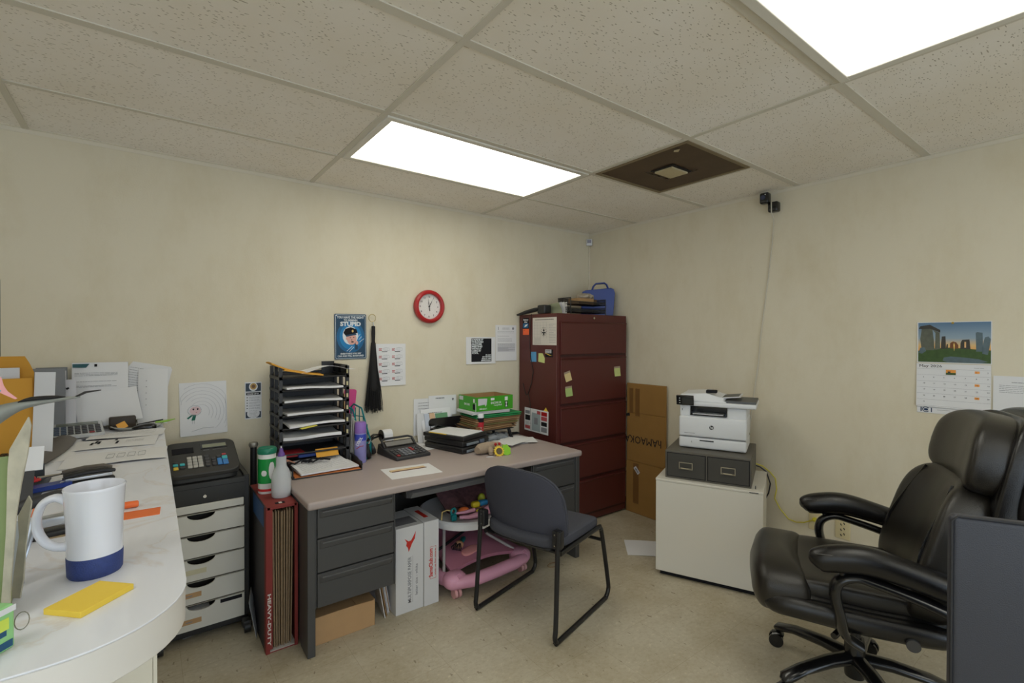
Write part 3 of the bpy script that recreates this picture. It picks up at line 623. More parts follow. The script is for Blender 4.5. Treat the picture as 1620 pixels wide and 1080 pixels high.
# big stapler / punch behind the mug handle
t = thing('stapler', 'large black and silver stapler with orange tips lying behind the mug handle', 'stapler', (-3.345, -1.60, ZC), R(12))
b_ = B(BLACK); b_.rbox(-.1, .07, -.02, .02, .0, .014, .004); b_.build('base', t)
b_ = B(mat('brushed steel', (190, 194, 200), .3, .8)); b_.rbox(-.07, .065, -.014, .014, .022, .044, .004); b_.build('magazine', t)
b_ = B(DARK); b_.tube([(-.08, 0, .055), (-.04, 0, .074), (.02, 0, .088), (.065, 0, .084)], [.012, .013, .011, .007], 12, rx=[.015]*4); b_.build('handle', t)
b_ = B(ORP); b_.rbox(-.085, -.055, -.022, -.010, .04, .058, .003); b_.build('orange_tip', t, 'orange plastic tip')
b_ = B(mat('tan scuffed tray', (150, 130, 100), .6)); b_.box(-3.44, -3.29, -1.62, -1.54, ZC, ZC+.003); tag(b_.build('tray_mat'), 'tan scuffed pad under the large stapler', 'mat')
t = thing('scissors', 'scissors leaning at the left edge with grey blades and an orange handle', 'scissors', (-3.355, -1.80, ZC))
g = B(mat('brushed steel', (190, 194, 200), .3, .8)); g.M = Matrix.Translation((.0, 0, 0)); g.tube([(0, -.01, .0), (.02, .02, .095)], [.002, .007], 6, rx=[.001, .002]); g.build('blade', t)
g = B(ORP); g.tube([(.02, .02, .095), (.022, .024, .11)], [.008, .007], 10); g.build('handle', t, 'orange handle')

# staplers and tray with red/blue things
t = thing('desk_caddy', 'dark caddy tray holding red and blue items, beside the notepad on the counter', 'tray', (-3.475, -1.15, ZC), R(0))
b_ = B(mat('slate caddy', (58, 64, 72), .5)); b_.box(-.02, .075, -.13, .14, 0, .004); b_.box(-.024, -.018, -.13, .14, 0, .05); b_.box(.0, .06, .135, .14, 0, .05); b_.build('tray', t)
b_ = B(mat('slate caddy', (58, 64, 72), .5)); b_.M = Matrix.Translation((.0, -.06, 0)) @ Matrix.Rotation(R(75), 4, 'Z'); b_.rbox(-.03, .06, -.014, .014, 0, .04, .004); b_.build('divider_block', t)
b_ = B(BLUEP); b_.M = Matrix.Translation((-3.385, -1.165, ZC+.004)) @ Matrix.Rotation(R(20), 4, 'Z'); b_.prism([(-.045, -.015), (.045, -.01), (.04, .03), (-.03, .03)], 0, .012); b_.mat(PAPER).prism([(.02, 0), (.035, .008), (.026, .014)], .012, .0124); b_.M = Matrix.Identity(4)
tag(b_.build('blue_packet'), 'bright blue packet lying in front of the caddy tray', 'packet')
t = thing('scissors_red', 'red-handled scissors lying in the dark caddy tray', 'scissors', (-3.40, -1.09, ZC+.018), R(25)); t.name = 'pocket_scissors'
for s_ in (-1, 1):
    g = B(mat('red plastic grip', (206, 34, 44), .35)); g.tube([(-.045+.022*math.cos(a*.5), s_*.018+.011*math.sin(a*.5), 0.006) for a in range(13)], .004, 8, closed=True); g.build('handle', t)
    g = B(CHROME); g.tube([(-.02, s_*.006, .006), (.075, -s_*.002, .006)], [.004, .0012], 6); g.build('blade', t)
for k, (x, y, rz, lab) in enumerate(((-3.31, -1.13, 12, 'silver and black stapler lying flat on the counter nearest the mug rim'), (-3.32, -1.07, 6, 'grey topped stapler lying behind the silver stapler'))):
    t = thing('small_stapler', lab, 'stapler', (x, y, ZC), R(rz), 'small staplers on the counter')
    b_ = B(BLACK); b_.rbox(-.05, .065, -.013, .013, 0, .01, .003); b_.build('base', t)
    b_ = B(mat('brushed steel', (190, 194, 200), .3, .8)); b_.rbox(-.048, .06, -.009, .009, .012, .022, .002); b_.build('magazine', t)
    b_ = B(BLACK if k == 0 else mat('grey brown plastic', (96, 90, 84), .4)); b_.tube([(-.05, 0, .027), (.0, 0, .032), (.045, 0, .031), (.066, 0, .025)], [.006, .008, .008, .005], 10, rx=[.011]*4); b_.build('arm', t)

# keyboard
t = thing('computer_keyboard', 'black computer keyboard with a curved palm rest seen end-on at the counter left', 'keyboard', (-3.49, -.53, ZC), R(84))
b_ = B(DARK); b_.rbox(-.33, .2, -.015, .13, .006, .022, .004); b_.build('body', t)
b_ = B(mat('taupe palm rest', (92, 86, 80), .55)); b_.sheet(lambda u, v: (-.33+u*.53, -.015-.075*v*(1-.25*abs(2*u-1)**2), .024-.016*v**2+.004*math.sin(3.1*v)), 24, 6, .006); b_.build('palm_rest', t)
b_ = B(BLACK)
for r_ in range(5):
    for k in range(24): b_.rbox(-.322+k*.0214, -.305+k*.0214, .008+r_*.021, .025+r_*.021, .022, .029, .002, 1)
b_.build('keys', t)
# calculator (large desk calculator)
t = thing('desk_calculator', 'large grey desk calculator with dark keys near the wall end of the counter', 'calculator', (-3.405, -.2, ZC+.004), R(6))
b_ = B(mat('pale grey plastic', (198, 202, 206), .4)); b_.add([(-.085, -.1, 0), (.085, -.1, 0), (.085, .11, 0), (-.085, .11, 0), (-.085, -.1, .016), (.085, -.1, .016), (.085, .11, .042), (-.085, .11, .042)], [(0, 3, 2, 1), (4, 5, 6, 7), (0, 1, 5, 4), (1, 2, 6, 5), (2, 3, 7, 6), (3, 0, 4, 7)]); b_.build('body', t, bevel=.004)
def keys(mb, x0, y0, z0, nx, ny, dx, dy, kx, ky, mats, slope=0, h=.005):
    for i in range(nx):
        for j in range(ny):
            mb.mat(mats(i, j)); x, y = x0+i*dx, y0+j*dy; z = z0+slope*(y-y0); mb.rbox(x, x+kx, y, y+ky, z, z+h, .0015, 1)
b_ = B(DARK); keys(b_, -.078, -.09, .018, 7, 5, .0225, .027, .018, .021, lambda i, j: mat('red key', (150, 40, 44), .4) if (i, j) == (5, 0) else (mat('blue grey key', (70, 84, 104), .4) if i < 2 else mat('dark grey key', (66, 66, 70), .4)), .124); b_.build('keys', t)
b_ = B(mat('lcd panel', (96, 104, 92), .2)); b_.M = Matrix.Rotation(.124, 4, 'X'); b_.box(-.07, .07, .055, .095, .0285, .0305); b_.build('display', t)
# mouse
t = thing('computer_mouse', 'small black computer mouse on the counter near its wall end', 'mouse', (-3.172, -.21, ZC), R(-12))
b_ = B(BLKG); b_.pillow((0, 0, .014), (.095, .055, .034), .8, .75, fn=lambda x, y, z: (x, y*(1-.15*(x/.05)), max(-.013, z*(1+.35*x/.05)))); b_.build('shell', t)
b_ = B(WHITE); b_.M = Matrix.Translation((.02, -.012, .028)); b_.prism([(0, -.004), (.006, 0), (0, .004), (.002, 0)], 0, .0012); b_.build('logo', t)
# paper plate with clips
t = thing('paper_plate', 'patterned paper plate holding odds and ends by the wall', 'plate', (-3.195, -.118, ZC))
b_ = B(mat('plate white', (224, 226, 222), .5)); b_.lathe([(.0001, .003), (.075, .003), (.1, .018), (.106, .018), (.077, .0), (.0001, .0)], 40); b_.build('dish', t)
b_ = B(mat('navy print', (18, 62, 92), .4))
for k in range(22): a = k*.2856; b_.M = Matrix.Rotation(a, 4, 'Z') @ Matrix.Translation((.091, 0, .0135)) @ Matrix.Rotation(R(-31), 4, 'Y'); b_.prism([(-.004, -.004), (.005, -.002), (.004, .003), (-.003, .004)], 0, .0006)
b_.build('rim_print', t)
t = thing('tape_dispenser', 'small dark brown box-shaped holder standing on the paper plate', 'holder', (-3.255, -.105, ZC+.004), R(4))
b_ = B(mat('dark brown leatherette', (54, 44, 34), .5)); b_.rbox(-.05, .05, -.02, .02, 0, .055, .006); b_.build('body', t); t.name = 'card_holder'
b_ = B(mat('orange note', (240, 176, 80), .7)); b_.M = Matrix.Translation((-3.255, -.135, ZC+.018)) @ Matrix.Rotation(R(62), 4, 'X') @ Matrix.Rotation(R(28), 4, 'Z'); b_.box(-.018, .018, -.014, .018, 0, .001); b_.M = Matrix.Identity(4); tag(b_.build('sticky_note'), 'small orange sticky note leaning on the dark brown holder', 'note')
b_ = B(mat('green wrapper', (150, 196, 80), .5)); b_.tube([(-3.13, -.13, ZC+.022), (-3.09, -.12, ZC+.022), (-3.05, -.11, ZC+.028)], [.004, .006, .002], 8); b_.mat(INK).tube([(-3.20, -.16, ZC+.022), (-3.1, -.10, ZC+.028)], .003, 8); tag(b_.build('pen'), 'green and black pen sticking out of the paper plate', 'pen')
# loose sheets on the counter
def flat(name, x, y, w, h, rz, label, z=ZC+.001, m=None, wob=.002, deco=None, cat='paper', seed=0, t=.0006):
    rnd = random.Random(seed); a, b, c = [rnd.uniform(0, 6) for _ in range(3)]
    mb = B(m or PAPER); mb.M = Matrix.Translation((x, y, z)) @ Matrix.Rotation(R(rz), 4, 'Z')
    f = lambda u, v: (u*w-w/2, v*h-h/2, .0005+wob*(1+math.sin(5*u+a)*math.cos(4*v+b)))
    mb.sheet(f, 10, 10, t)
    if deco: deco(mb, w, h, wob*2)
    mb.M = Matrix.Identity(4)
    return tag(mb.build(name), label, cat)
def bars(mb, w, h, z):
    mb.mat(INK)
    for (x, y, l) in ((-.08, -.02, .05), (-.06, .0, .05), (-.07, .02, .05), (.0, -.03, .06), (-.01, .05, .03)): mb.box(x, x+.008, y, y+l, z+.001, z+.0014)
    lines(mb, mb.M, .03, .09, [.0, .015, .03], GINK, z=z+.001)
flat('loose_paper', -3.23, -.31, .26, .16, -6, 'white printed sheet on the counter just in front of the mouse', seed=1, wob=.004, deco=lambda mb, w, h, z: lines(mb, mb.M, -.1, .1, [.0, .03, -.03], GINK, z=z+.001))
flat('loose_paper', -3.265, -.50, .27, .2, -5, 'white sheet printed with thick black bars lying on the counter', seed=2, deco=bars)
flat('loose_paper', -3.25, -.80, .29, .215, -3, 'white sheet with faint outlined print lying on the counter above the mug rim', seed=3, wob=.003, deco=lambda mb, w, h, z: [mb.mat(GINK).tube([(x, -.03, z+.001), (x, .04, z+.001), (x+.02, .04, z+.001), (x+.02, -.03, z+.001)], .0006, 4, closed=True) for x in (-.03, .0, .03, .06)])
flat('loose_paper', -3.48, -.62, .2, .28, 8, 'white sheet under the keyboard at the far left of the counter', seed=4, z=ZC)
flat('card_sleeve', -3.33, -.355, .1, .05, 12, 'dark blue and red printed card peeking out from under the calculator', seed=5, m=mat('dark navy card', (40, 50, 74), .6), z=ZC+.0045, wob=.0005)
# upright papers at the wall behind the counter
def lean(name, x, y, z, w, h, label, ang=-8, rz=0, roll=0, deco=None, m=None, bow=.008, t=.0008, cat='paper'):
    mb = B(m or PAPER); mb.M = Matrix.Translation((x, y, z)) @ Matrix.Rotation(R(rz), 4, 'Z') @ Matrix.Rotation(R(90+ang), 4, 'X') @ Matrix.Rotation(R(roll), 4, 'Z')
    mb.sheet(lambda u, v: (u*w, v*h, bow*math.sin(math.pi*u)), 8, 6, t)
    if deco: deco(mb, w, h)
    mb.M = Matrix.Identity(4); return tag(mb.build(name), label, cat)
def typed(mb, w, h): lines(mb, mb.M, .02, w-.03, [h-.03-k*.012 for k in range(int(h/.016))], GINK, .0015, z=.010)
def teal_head(mb, w, h):
    mb.mat(mat('dark teal print', (30, 84, 92), .6)).prism([(.003, h-.022), (.05, h-.024), (.062, h-.006), (.003, h-.006)], .0045, .0095); mb.mat(INK).box(.08, .09, h-.02, h-.008, .008, .011)
    lines(mb, mb.M, .01, w-.04, [h-.05, h-.056, h-.062, h-.09, h-.11, h-.115], GINK, .0015, z=.0095)
lean('typed_letter', -3.29, -.012, 1.06, .19, .235, 'tilted white typed sheet sticking up at the top of the counter pile', -4, 0, -12, typed)
lean('typed_letter', -3.2, -.035, ZC+.002, .12, .275, 'curled white sheet with five short typed lines, standing at the right of the pile', -4, 0, -1, lambda mb, w, h: [lines(mb, mb.M, .03, .085, [h-.06-k*.03], INK, .002, z=.0095) for k in range(5)], bow=.012)
lean('letterhead_sheet', -3.44, -.05, 1.0, .205, .285, 'white letterhead sheet with a dark teal block, leaning on the wall', -6, 0, 0, teal_head, bow=.004)
lean('blank_sheet', -3.41, -.075, ZC+.002, .235, .16, 'wide blank white sheet standing in front of the leaning pile', -10, 2, 9, bow=.006)
lean('grey_card', -3.47, -.1, ZC+.002, .05, .24, 'narrow speckled grey-white folder panel with a small dark blot', -4, 0, 0, lambda mb, w, h: mb.mat(INK).prism([(.015, .2), (.024, .206), (.028, .2), (.02, .194)], .005, .009), bow=.003, m=PAPER2)
t = thing('ring_binder', 'grey and black ring binder standing on the counter against the wall', 'binder', (-3.5, -.06, ZC)); b_ = B(mat('binder grey', (128, 130, 134), .5)); b_.box(-.06, .045, -.05, -.04, 0, .295); b_.box(-.06, .045, .03, .04, 0, .295); b_.build('cover', t); b_ = B(BLACK); b_.box(-.058, .0, -.04, .03, .01, .285); b_.build('spine', t); b_ = B(PAPER2); b_.box(.0, .042, -.036, .026, .01, .28); b_.build('pages', t)
# manila envelope and pale divider, monitor edge
t = thing('manila_envelope', 'tall manila envelope standing at the far left with papers in its mouth', 'envelope', (-3.535, -.62, ZC), R(0))
b_ = B(KRAFT); b_.sheet(lambda u, v: (-.1+.145*u, -.02*math.sin(3*u)*v-.015, .28*v+.03*v*(.3 if u < .5 else .3)), 8, 8, .001); b_.sheet(lambda u, v: (-.1+.145*u, .012+.01*math.sin(3*u)*v, .30*v+.065*v*min(1, (1.02-u)*6)*(v > .9)), 12, 10, .001); b_.build('envelope', t)
b_ = B(PAPER); b_.box(-.1, .01, -.006, .004, .02, .325); b_.build('contents', t, 'white papers')
b_ = B(PAPER); b_.M = Matrix.Translation((-3.487, -.66, ZC)) @ Matrix.Rotation(R(2), 4, 'Y'); b_.box(-.004, .05, -.004, -.002, .0, .31); b_.M = Matrix.Identity(4)
tag(b_.build('index_divider'), 'plain white card standing beside the manila envelope', 'card')
t = thing('computer_monitor', 'dark edge of a computer monitor at the far left of the picture', 'monitor', (-3.71, -1.0, ZC), R(2))
b_ = B(BLACK); b_.rbox(-.18, .198, -.015, .02, .372, .61, .006); b_.build('screen_housing', t); b_ = B(BLACK); b_.box(-.02, .02, 0, .03, .01, .4); b_.build('stand', t); b_ = B(BLACK); b_.rbox(-.1, .1, -.08, .08, 0, .012, .004); b_.build('foot', t)
t = thing('pink_note_flags', 'pink and blue note flags sticking up at the far left edge, before the envelope', 'notes', (-3.44, -1.50, ZC))
b_ = B(mat('pink note', (240, 170, 170), .7)); b_.M = Matrix.Rotation(R(88), 4, 'X'); b_.prism([(-.02, .335), (.012, .345), (.016, .325), (.022, .312), (.038, .295), (.034, .293), (.012, .308), (-.02, .33)], 0, .001); b_.build('pink_flag', t, 'pink flag')
b_ = B(mat('blue note', (90, 180, 214), .7)); b_.M = Matrix.Rotation(R(88), 4, 'X'); b_.prism([(-.02, .30), (.004, .304), (.012, .314), (.003, .322), (-.02, .318)], .001, .002); b_.build('blue_flag', t, 'blue flag'); b_ = B(WORN); b_.box(-.03, -.015, -.006, .0, 0, .325); b_.build('holder', t)
# grey hand-held arm (label gun / hole punch handle) crossing the envelope
t = thing('tape_gun', 'sweeping grey arm with a black grip crossing in front of the manila envelope', 'tape dispenser', (-3.44, -1.30, ZC))
SAGE = mat('sage grey plastic', (150, 154, 148), .4)
g = B(SAGE); g.tube([(-.13, -.0, .16), (-.08, 0, .205), (-.035, 0, .235), (.01, 0, .257), (.05, 0, .265), (.095, 0, .270), (.13, 0, .273)], [.04, .034, .024, .013, .008, .005, .002], 16, rx=[.03, .03, .026, .02, .016, .012, .004], cr=4); g.build('arm', t)
g = B(BLACK); g.tube([(.012, -.006, .268), (.035, -.006, .275), (.075, -.004, .276), (.1, 0, .275)], [.002, .005, .005, .002], 12, rx=[.006, .012, .012, .006], cr=3); g.build('grip', t, 'black grip')
g = B(DARK); g.tube([(.12, 0, .273), (.14, .01, .284), (.17, .03, .286)], [.002, .003, .0015], 8, rx=[.006, .008, .004]); g.build('blade', t); g = B(SAGE); g.tube([(-.14, 0, .0), (-.14, 0, .17)], .028, 14); g.build('stem', t); g = B(DARK); g.rbox(-.2, -.08, -.06, .06, 0, .016, .004); g.build('base', t)
t = thing('memo_pad', 'white ruled memo pad propped on the counter by the file rack', 'notepad', (-3.425, -1.30, ZC)); b_ = B(PAPER); b_.M = Matrix.Rotation(R(0), 4, 'Z') @ Matrix.Rotation(R(62), 4, 'X'); b_.box(-.03, .036, .09, .155, 0, .004); b_.mat(DARK).box(-.02, .02, 0, .095, -.002, .002); b_.build('pad', t)

# ------------------------------------------------------------ drawer cart with cash register
t = thing('drawer_cart', 'white five-drawer rolling cart in a black frame between counter and desk', 'drawer cart', (-2.95, -.22, 0))
def cb(mb, x0, x1, y0, y1, z0, z1): return mb.box(x0+2.95, x1+2.95, y0+.22, y1+.22, z0, z1)
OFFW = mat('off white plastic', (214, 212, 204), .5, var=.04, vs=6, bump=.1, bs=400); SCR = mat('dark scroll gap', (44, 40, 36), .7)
for (x, y) in ((-2.778, -.385), (-2.778, -.04), (-3.135, -.385), (-3.135, -.04)):
    f = B(BLACK); cb(f, x-.012, x+.012, y-.014, y+.014, .06, .74 if x > -3 else .63); f.build('post', t, bevel=.003)
f = B(BLACK); cb(f, -3.13, -2.77, -.39, -.03, .03, .06); f.build('base_frame', t, bevel=.004)
f = B(BLACK); cb(f, -2.79, -2.766, -.38, -.04, .715, .74); f.build('side_rail', t, bevel=.004)
f = B(OFFW); cb(f, -3.12, -2.79, -.405, -.03, .598, .634); f.build('top_shelf', t, bevel=.004)
zb = [.597, .497, .392, .286, .182, .063]
for k in range(5):
    d = B(OFFW); z1, z0 = zb[k]-.006, zb[k+1]+.004; cx = 2.95-2.965
    nt_ = []
    top = [(-.155+cx*1, z1)]
    half = [(cx-.055+.0, z1)]+[(cx-.055*math.cos(R(a)), z1-.026*math.sin(R(a))) for a in range(15, 180, 15)]+[(cx+.055, z1)]
    poly = [(-.168, z0), (.16, z0), (.16, z1)]+half[::-1]+[(-.168, z1)]
    d.M = Matrix.Translation((0, -.185+.0, 0)) @ Matrix.Rotation(R(90), 4, 'X'); d.prism(poly, 0, .006); d.M = Matrix.Identity(4)
    d.mat(OFFW).box(-.168, .16, -.185, .19, z0, z0+.004); d.box(-.168, -.164, -.185, .19, z0, z1-.02); d.box(.156, .16, -.185, .19, z0, z1-.02)
    dr = d.build('drawer', t)
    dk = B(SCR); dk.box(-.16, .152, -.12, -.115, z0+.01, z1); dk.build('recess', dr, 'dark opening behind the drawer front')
    sp = B(mat('cart rail', (150, 146, 136), .5)); sp.box(-.17, .162, -.187, -.18, z1+.0005, z1+.004); sp.build('drawer_rail', t)
    if k >= 2:
        l = B((mat('faded yellow label', (206, 200, 170), .7), CARD2, CARD2)[k-2]); l.box(-.1+(.0, -.02, -.02)[k-2], .005-(0, .02, .02)[k-2], -.1925, -.191, z0+.03, z0+.052); 
        if k > 2: l.mat(GINK).box(-.075, -.05, -.1932, -.1925, z0+.038, z0+.042)
        l.build('label', dr, 'tan label strip')
    if k == 4: l = B(INK); l.box(.06, .15, -.1925, -.191, z1-.02, z1-.004); l.build('tape_strip', dr, 'black tape strip'); l = B(PAPER); l.box(-.13, .02, -.17, -.05, z0+.06, z0+.075); l.build('papers', dr)
for (x, y) in ((-2.785, -.45), (-2.785, -.05), (-3.12, -.42), (-3.12, -.05)):
    c = B(BLACK); c.cyl((x+2.95-.012, y+.22, .028), (x+2.95+.012, y+.22, .028), .0275, n=20); c.build('caster_wheel', t); c = B(BLACK); c.rbox(x+2.95-.02, x+2.95+.02, y+.22-.018, y+.22+.03, .03, .062, .006); c.build('caster_fork', t)
t = thing('cash_register', 'black cash register with coloured keys on its locked drawer, on the white cart', 'cash register', (-2.95, -.24, .634))
GRAN = mat('speckled black enamel', (46, 47, 48), .55, var=.5, vs=900, bump=.3, bs=900)
d = B(GRAN); d.rbox(-.16, .165, -.16, .2, 0, .098, .003); d.build('cash_drawer', t)
d = B(INK); d.box(-.159, .164, -.1606, -.16, .074, .0755); d.build('seam', t)
k = B(CHROME); k.cyl((-.0, -.16, .035), (0, -.168, .035), .007, n=16); k.box(-.001, .001, -.17, -.168, .03, .045); k.build('lock', t, 'silver key lock')
REG = mat('charcoal register plastic', (56, 55, 54), .5, var=.08)
b_ = B(REG); sl = math.atan2(.10, .30)
b_.M = Matrix.Translation((.0, -.15, .13)) @ Matrix.Rotation(sl, 4, 'X')
outl = rrect(-.15, .15, -.01, .30, .05, 7); b_.prism(outl, -.006, .018)
b_.M = Matrix.Identity(4); b_.prism([(x*.94, y*.9-.14) for x, y in rrect(-.15, .15, 0, .33, .05, 6)], .099, .125)
vs = [(x*.94, y-.14, .12) for x, y in ((-.15, 0), (.15, 0), (.15, .29), (-.15, .29))]+[(x*.94, y-.14, z) for x, y, z in ((-.15, 0, .13), (.15, 0, .13), (.15, .28, .225), (-.15, .28, .225))]
b_.add(vs, [(0, 3, 2, 1), (4, 5, 6, 7), (0, 1, 5, 4), (1, 2, 6, 5), (2, 3, 7, 6), (3, 0, 4, 7)]); b_.build('body', t, bevel=.006)
def on(mb): mb.M = Matrix.Translation((.0, -.15, .13)) @ Matrix.Rotation(sl, 4, 'X'); return mb
d = on(B(BLKG)); d.box(.0, .115, .21, .262, .0175, .021); d.mat(mat('lcd green grey', (146, 148, 124), .25)).box(.008, .11, .218, .25, .021, .0215); d.build('display', t)
d = on(B(INK)); d.box(-.118, -.03, .185, .235, .0175, .0205); d.build('printer_slot', t)
GK, BK = mat('pale grey key', (190, 188, 182), .4), mat('dark grey key', (66, 66, 70), .4)
ks = on(MB()); CY, YK, BLK = mat('cyan key', (66, 190, 200), .4), mat('yellow key', (236, 200, 70), .4), mat('blue key', (60, 130, 200), .4)
ks.mat(GK); 
for i in range(4):
    for j in range(4): ks.mat(GK if i < 3 else BK); x = -.062+i*.0215+(.006 if i == 3 else 0); ks.rbox(x, x+.019, .042+j*.026, .064+j*.026, .018, .024, .002, 1)
for (x0, x1, y0, y1, m_) in ((-.118, -.098, .04, .062, YK), (-.118, -.098, .072, .09, CY), (-.092, -.072, .072, .09, CY), (-.092, -.072, .046, .062, BK), (-.118, -.1, .098, .106, BK), (.036, .052, .042, .064, BK), (.036, .052, .07, .09, BK), (.036, .052, .096, .116, BK), (.058, .078, .042, .1, BLK), (.08, .103, .04, .085, BLK), (.08, .103, .09, .118, CY), (.058, .076, .11, .128, BK), (.082, .1, .125, .14, RINK)): ks.mat(m_).rbox(x0, x1, y0, y1, .018, .024, .002, 1)
ks.build('keys', t)
d = on(B(GINK)); d.box(.01, .035, .196, .2, .018, .0185); d.box(.05, .11, .196, .1975, .018, .0185); d.build('lettering', t)

b_ = B(PAPER2); b_.M = Matrix.Translation((-2.97, -.23, .004)) @ Matrix.Rotation(R(14), 4, 'Z'); b_.sheet(lambda u, v: (-.09+.2*u, -.1+.2*v, .002+.008*u*v), 5, 5, .001); b_.M = Matrix.Identity(4); tag(b_.build('floor_sheet'), 'grey-white sheet lying on the floor under the white drawer cart', 'paper')
# tall black tube behind, box of folded cartons, wipes and spray bottle
t = thing('umbrella_pole', 'tall black pole with a silver cap standing behind the wipes tub', 'pole', (-2.70, -.10, 0)); t.name = 'black_pole'
c = B(BLACK); c.cyl((0, 0, 0), (0, 0, .81), .016); c.build('shaft', t); c = B(mat('dull silver cap', (170, 166, 156), .4, .6)); c.lathe([(.0001, .806), (.02, .81), (.024, .822), (.02, .834), (.0001, .838)], 20); c.build('cap', t, 'silver cap')
t = thing('carton_box', 'tall red HEAVY-DUTY box packed with folded brown cartons beside the desk', 'box', (-2.680, -.48, 0))
REDB = mat('red printed board', (132, 46, 42), .7, var=.15, vs=12); DKP = mat('dark printed board', (44, 40, 46), .6, var=.3, vs=7); WB = mat('white board inside', (214, 208, 202), .8)
HB = .65
b_ = B(REDB); b_.box(-.062, .062, -.21, .21, HB-.004, HB); b_.build('top_panel', t)
b_ = B(REDB); b_.box(-.066, .066, -.21, .21, 0, .004); b_.mat(WB).box(-.06, .06, -.208, .2, .004, .006); b_.build('bottom_panel', t)
b_ = B(DKP); b_.box(-.066, -.062, -.21, .21, 0, HB); b_.mat(mat('blue printed board', (30, 76, 132), .6)).box(-.0668, -.066, -.16, .1, HB-.1, HB-.005); b_.mat(REDB).box(-.0668, -.066, -.21, -.18, 0, HB); b_.build('left_panel', t)
b_ = B(REDB); b_.box(.062, .066, -.21, .21, 0, HB); b_.build('right_panel', t)
b_ = B(REDB); b_.box(-.066, -.05, -.214, -.21, 0, HB); b_.box(.052, .066, -.214, -.21, 0, HB); b_.box(-.06, .06, -.214, -.21, HB-.01, HB); b_.build('front_edges', t)
b_ = B(REDB); b_.M = Matrix.Translation((-.05, -.212, 0)) @ Matrix.Rotation(R(-72), 4, 'Z'); b_.prism([(0, 0), (.03, 0), (.035, HB-.1), (.0, HB)], -.001, 0) if False else None
b_.M = Matrix.Translation((-.0598, -.2, 0)) @ Matrix.Rotation(R(90), 4, 'X') @ Matrix.Identity(4); b_.M = Matrix.Translation((-.066, -.2155, .02)) @ Matrix.Rotation(R(90), 4, 'X'); b_.box(0, .026, 0, HB-.03, 0, .001)
b_.mat(WB).text('HEAVY-DUTY', b_.M.inverted() @ Matrix.Translation((-.060, -.217, .27)) @ Matrix.Rotation(R(90), 4, 'X') @ Matrix.Rotation(R(-90), 4, 'Z'), .019, .23, 'LEFT', .03)
b_.M = Matrix.Identity(4); b_.build('side_flap', t, 'red flap lettered HEAVY-DUTY')
b_ = B(WB); b_.M = Matrix.Translation((0, -.2, HB+.0005)) @ Matrix.Rotation(R(0), 4, 'Z'); b_.mat(INK).box(-.02, .02, .02, .045, 0, .0005); b_.mat(WB).box(-.005, .008, .022, .043, .0005, .001); b_.build('print_patch', t)
for k in range(9):
    x = -.036+k*.0098; a = (k-4)*.2
    b_ = B(cardboard_layers()); b_.M = Matrix.Translation((x, 0, .008)) @ Matrix.Rotation(R(a), 4, 'Y'); b_.box(-.0042, -.0008, -.2+random.uniform(0, .012), .18, 0, .61+random.uniform(-.01, .015)); b_.box(.0004, .0036, -.19+random.uniform(0, .012), .18, 0, .61); b_.build('folded_carton', t)
t = thing('wipes_tub', 'green and white tub of wipes with a teal lid on the red box', 'tub', (-2.695, -.44, HB))
c = B(mat('white hdpe', (232, 234, 232), .35)); c.lathe([(.0001, 0), (.038, 0), (.04, .004), (.04, .19), (.036, .196), (.0001, .196)], 36); c.build('body', t)
c = B(mat('bright green label', (10, 150, 66), .35)); c.lathe([(.0404, .05), (.0404, .07), (.0404, .168)], 36); c.M = Matrix.Identity(4); c.build('label', t)
c = B(mat('red band', (196, 30, 34), .4)); c.lathe([(.0405, .012), (.0405, .024)], 36); c.build('red_band', t, 'red stripe')
c = B(WHITE); c.M = Matrix.Rotation(R(-120), 4, 'Z') @ Matrix.Translation((.0395, 0, .1)); c.pillow((0, 0, 0), (.004, .025, .03), 1, 1, 12, 8); c.M = Matrix.Rotation(R(-70), 4, 'Z') @ Matrix.Translation((.0395, 0, .11)); c.pillow((0, 0, 0), (.004, .03, .09), 1, 1, 12, 8); c.build('label_print', t)
c = B(mat('teal green lid', (18, 124, 96), .35)); c.lathe([(.042, .19), (.043, .194), (.043, .212), (.038, .218), (.03, .214), (.0001, .216)], 36); c.build('lid', t)
t = thing('spray_bottle', 'clear plastic bottle half full with a purple nozzle on the red box', 'bottle', (-2.655, -.555, HB), R(-12))
c = B(mat('frosted clear plastic', (226, 230, 234), .25, var=0, alpha=.55)); c.lathe([(.0001, 0), (.037, 0), (.0415, .006), (.043, .03), (.0425, .085), (.040, .108), (.033, .128), (.025, .142), (.0225, .155), (.0225, .192), (.0001, .193)], 36); c.v = [(x, y*.85, z) for x, y, z in c.v]; c.build('bottle', t)
c = B(mat('cloudy liquid', (216, 216, 218), .3)); c.lathe([(.0001, .002), (.035, .003), (.0400, .010), (.0418, .03), (.0412, .078), (.0001, .0781)], 36); c.v = [(x, y*.85, z) for x, y, z in c.v]; c.build('liquid', t)
c = B(mat('purple plastic', (104, 70, 150), .35)); c.lathe([(.016, .193), (.015, .205), (.010, .212), (.008, .226), (.004, .23)], 20); c.build('nozzle', t, 'purple nozzle'); c = B(WHITE); c.tube([(0, 0, .20), (0, 0, .238)], .003, 8); c.build('tip', t)
b_ = B(PAPER); b_.M = Matrix.Translation((-2.755, -.52, .0)) @ Matrix.Rotation(R(-12), 4, 'Z') @ Matrix.Rotation(R(-10), 4, 'Y'); b_.box(-.0, .001, -.02, .14, .004, .18); b_.M = Matrix.Identity(4); tag(b_.build('folded_paper'), 'white folded paper slipped between cart and red box near the floor', 'paper')
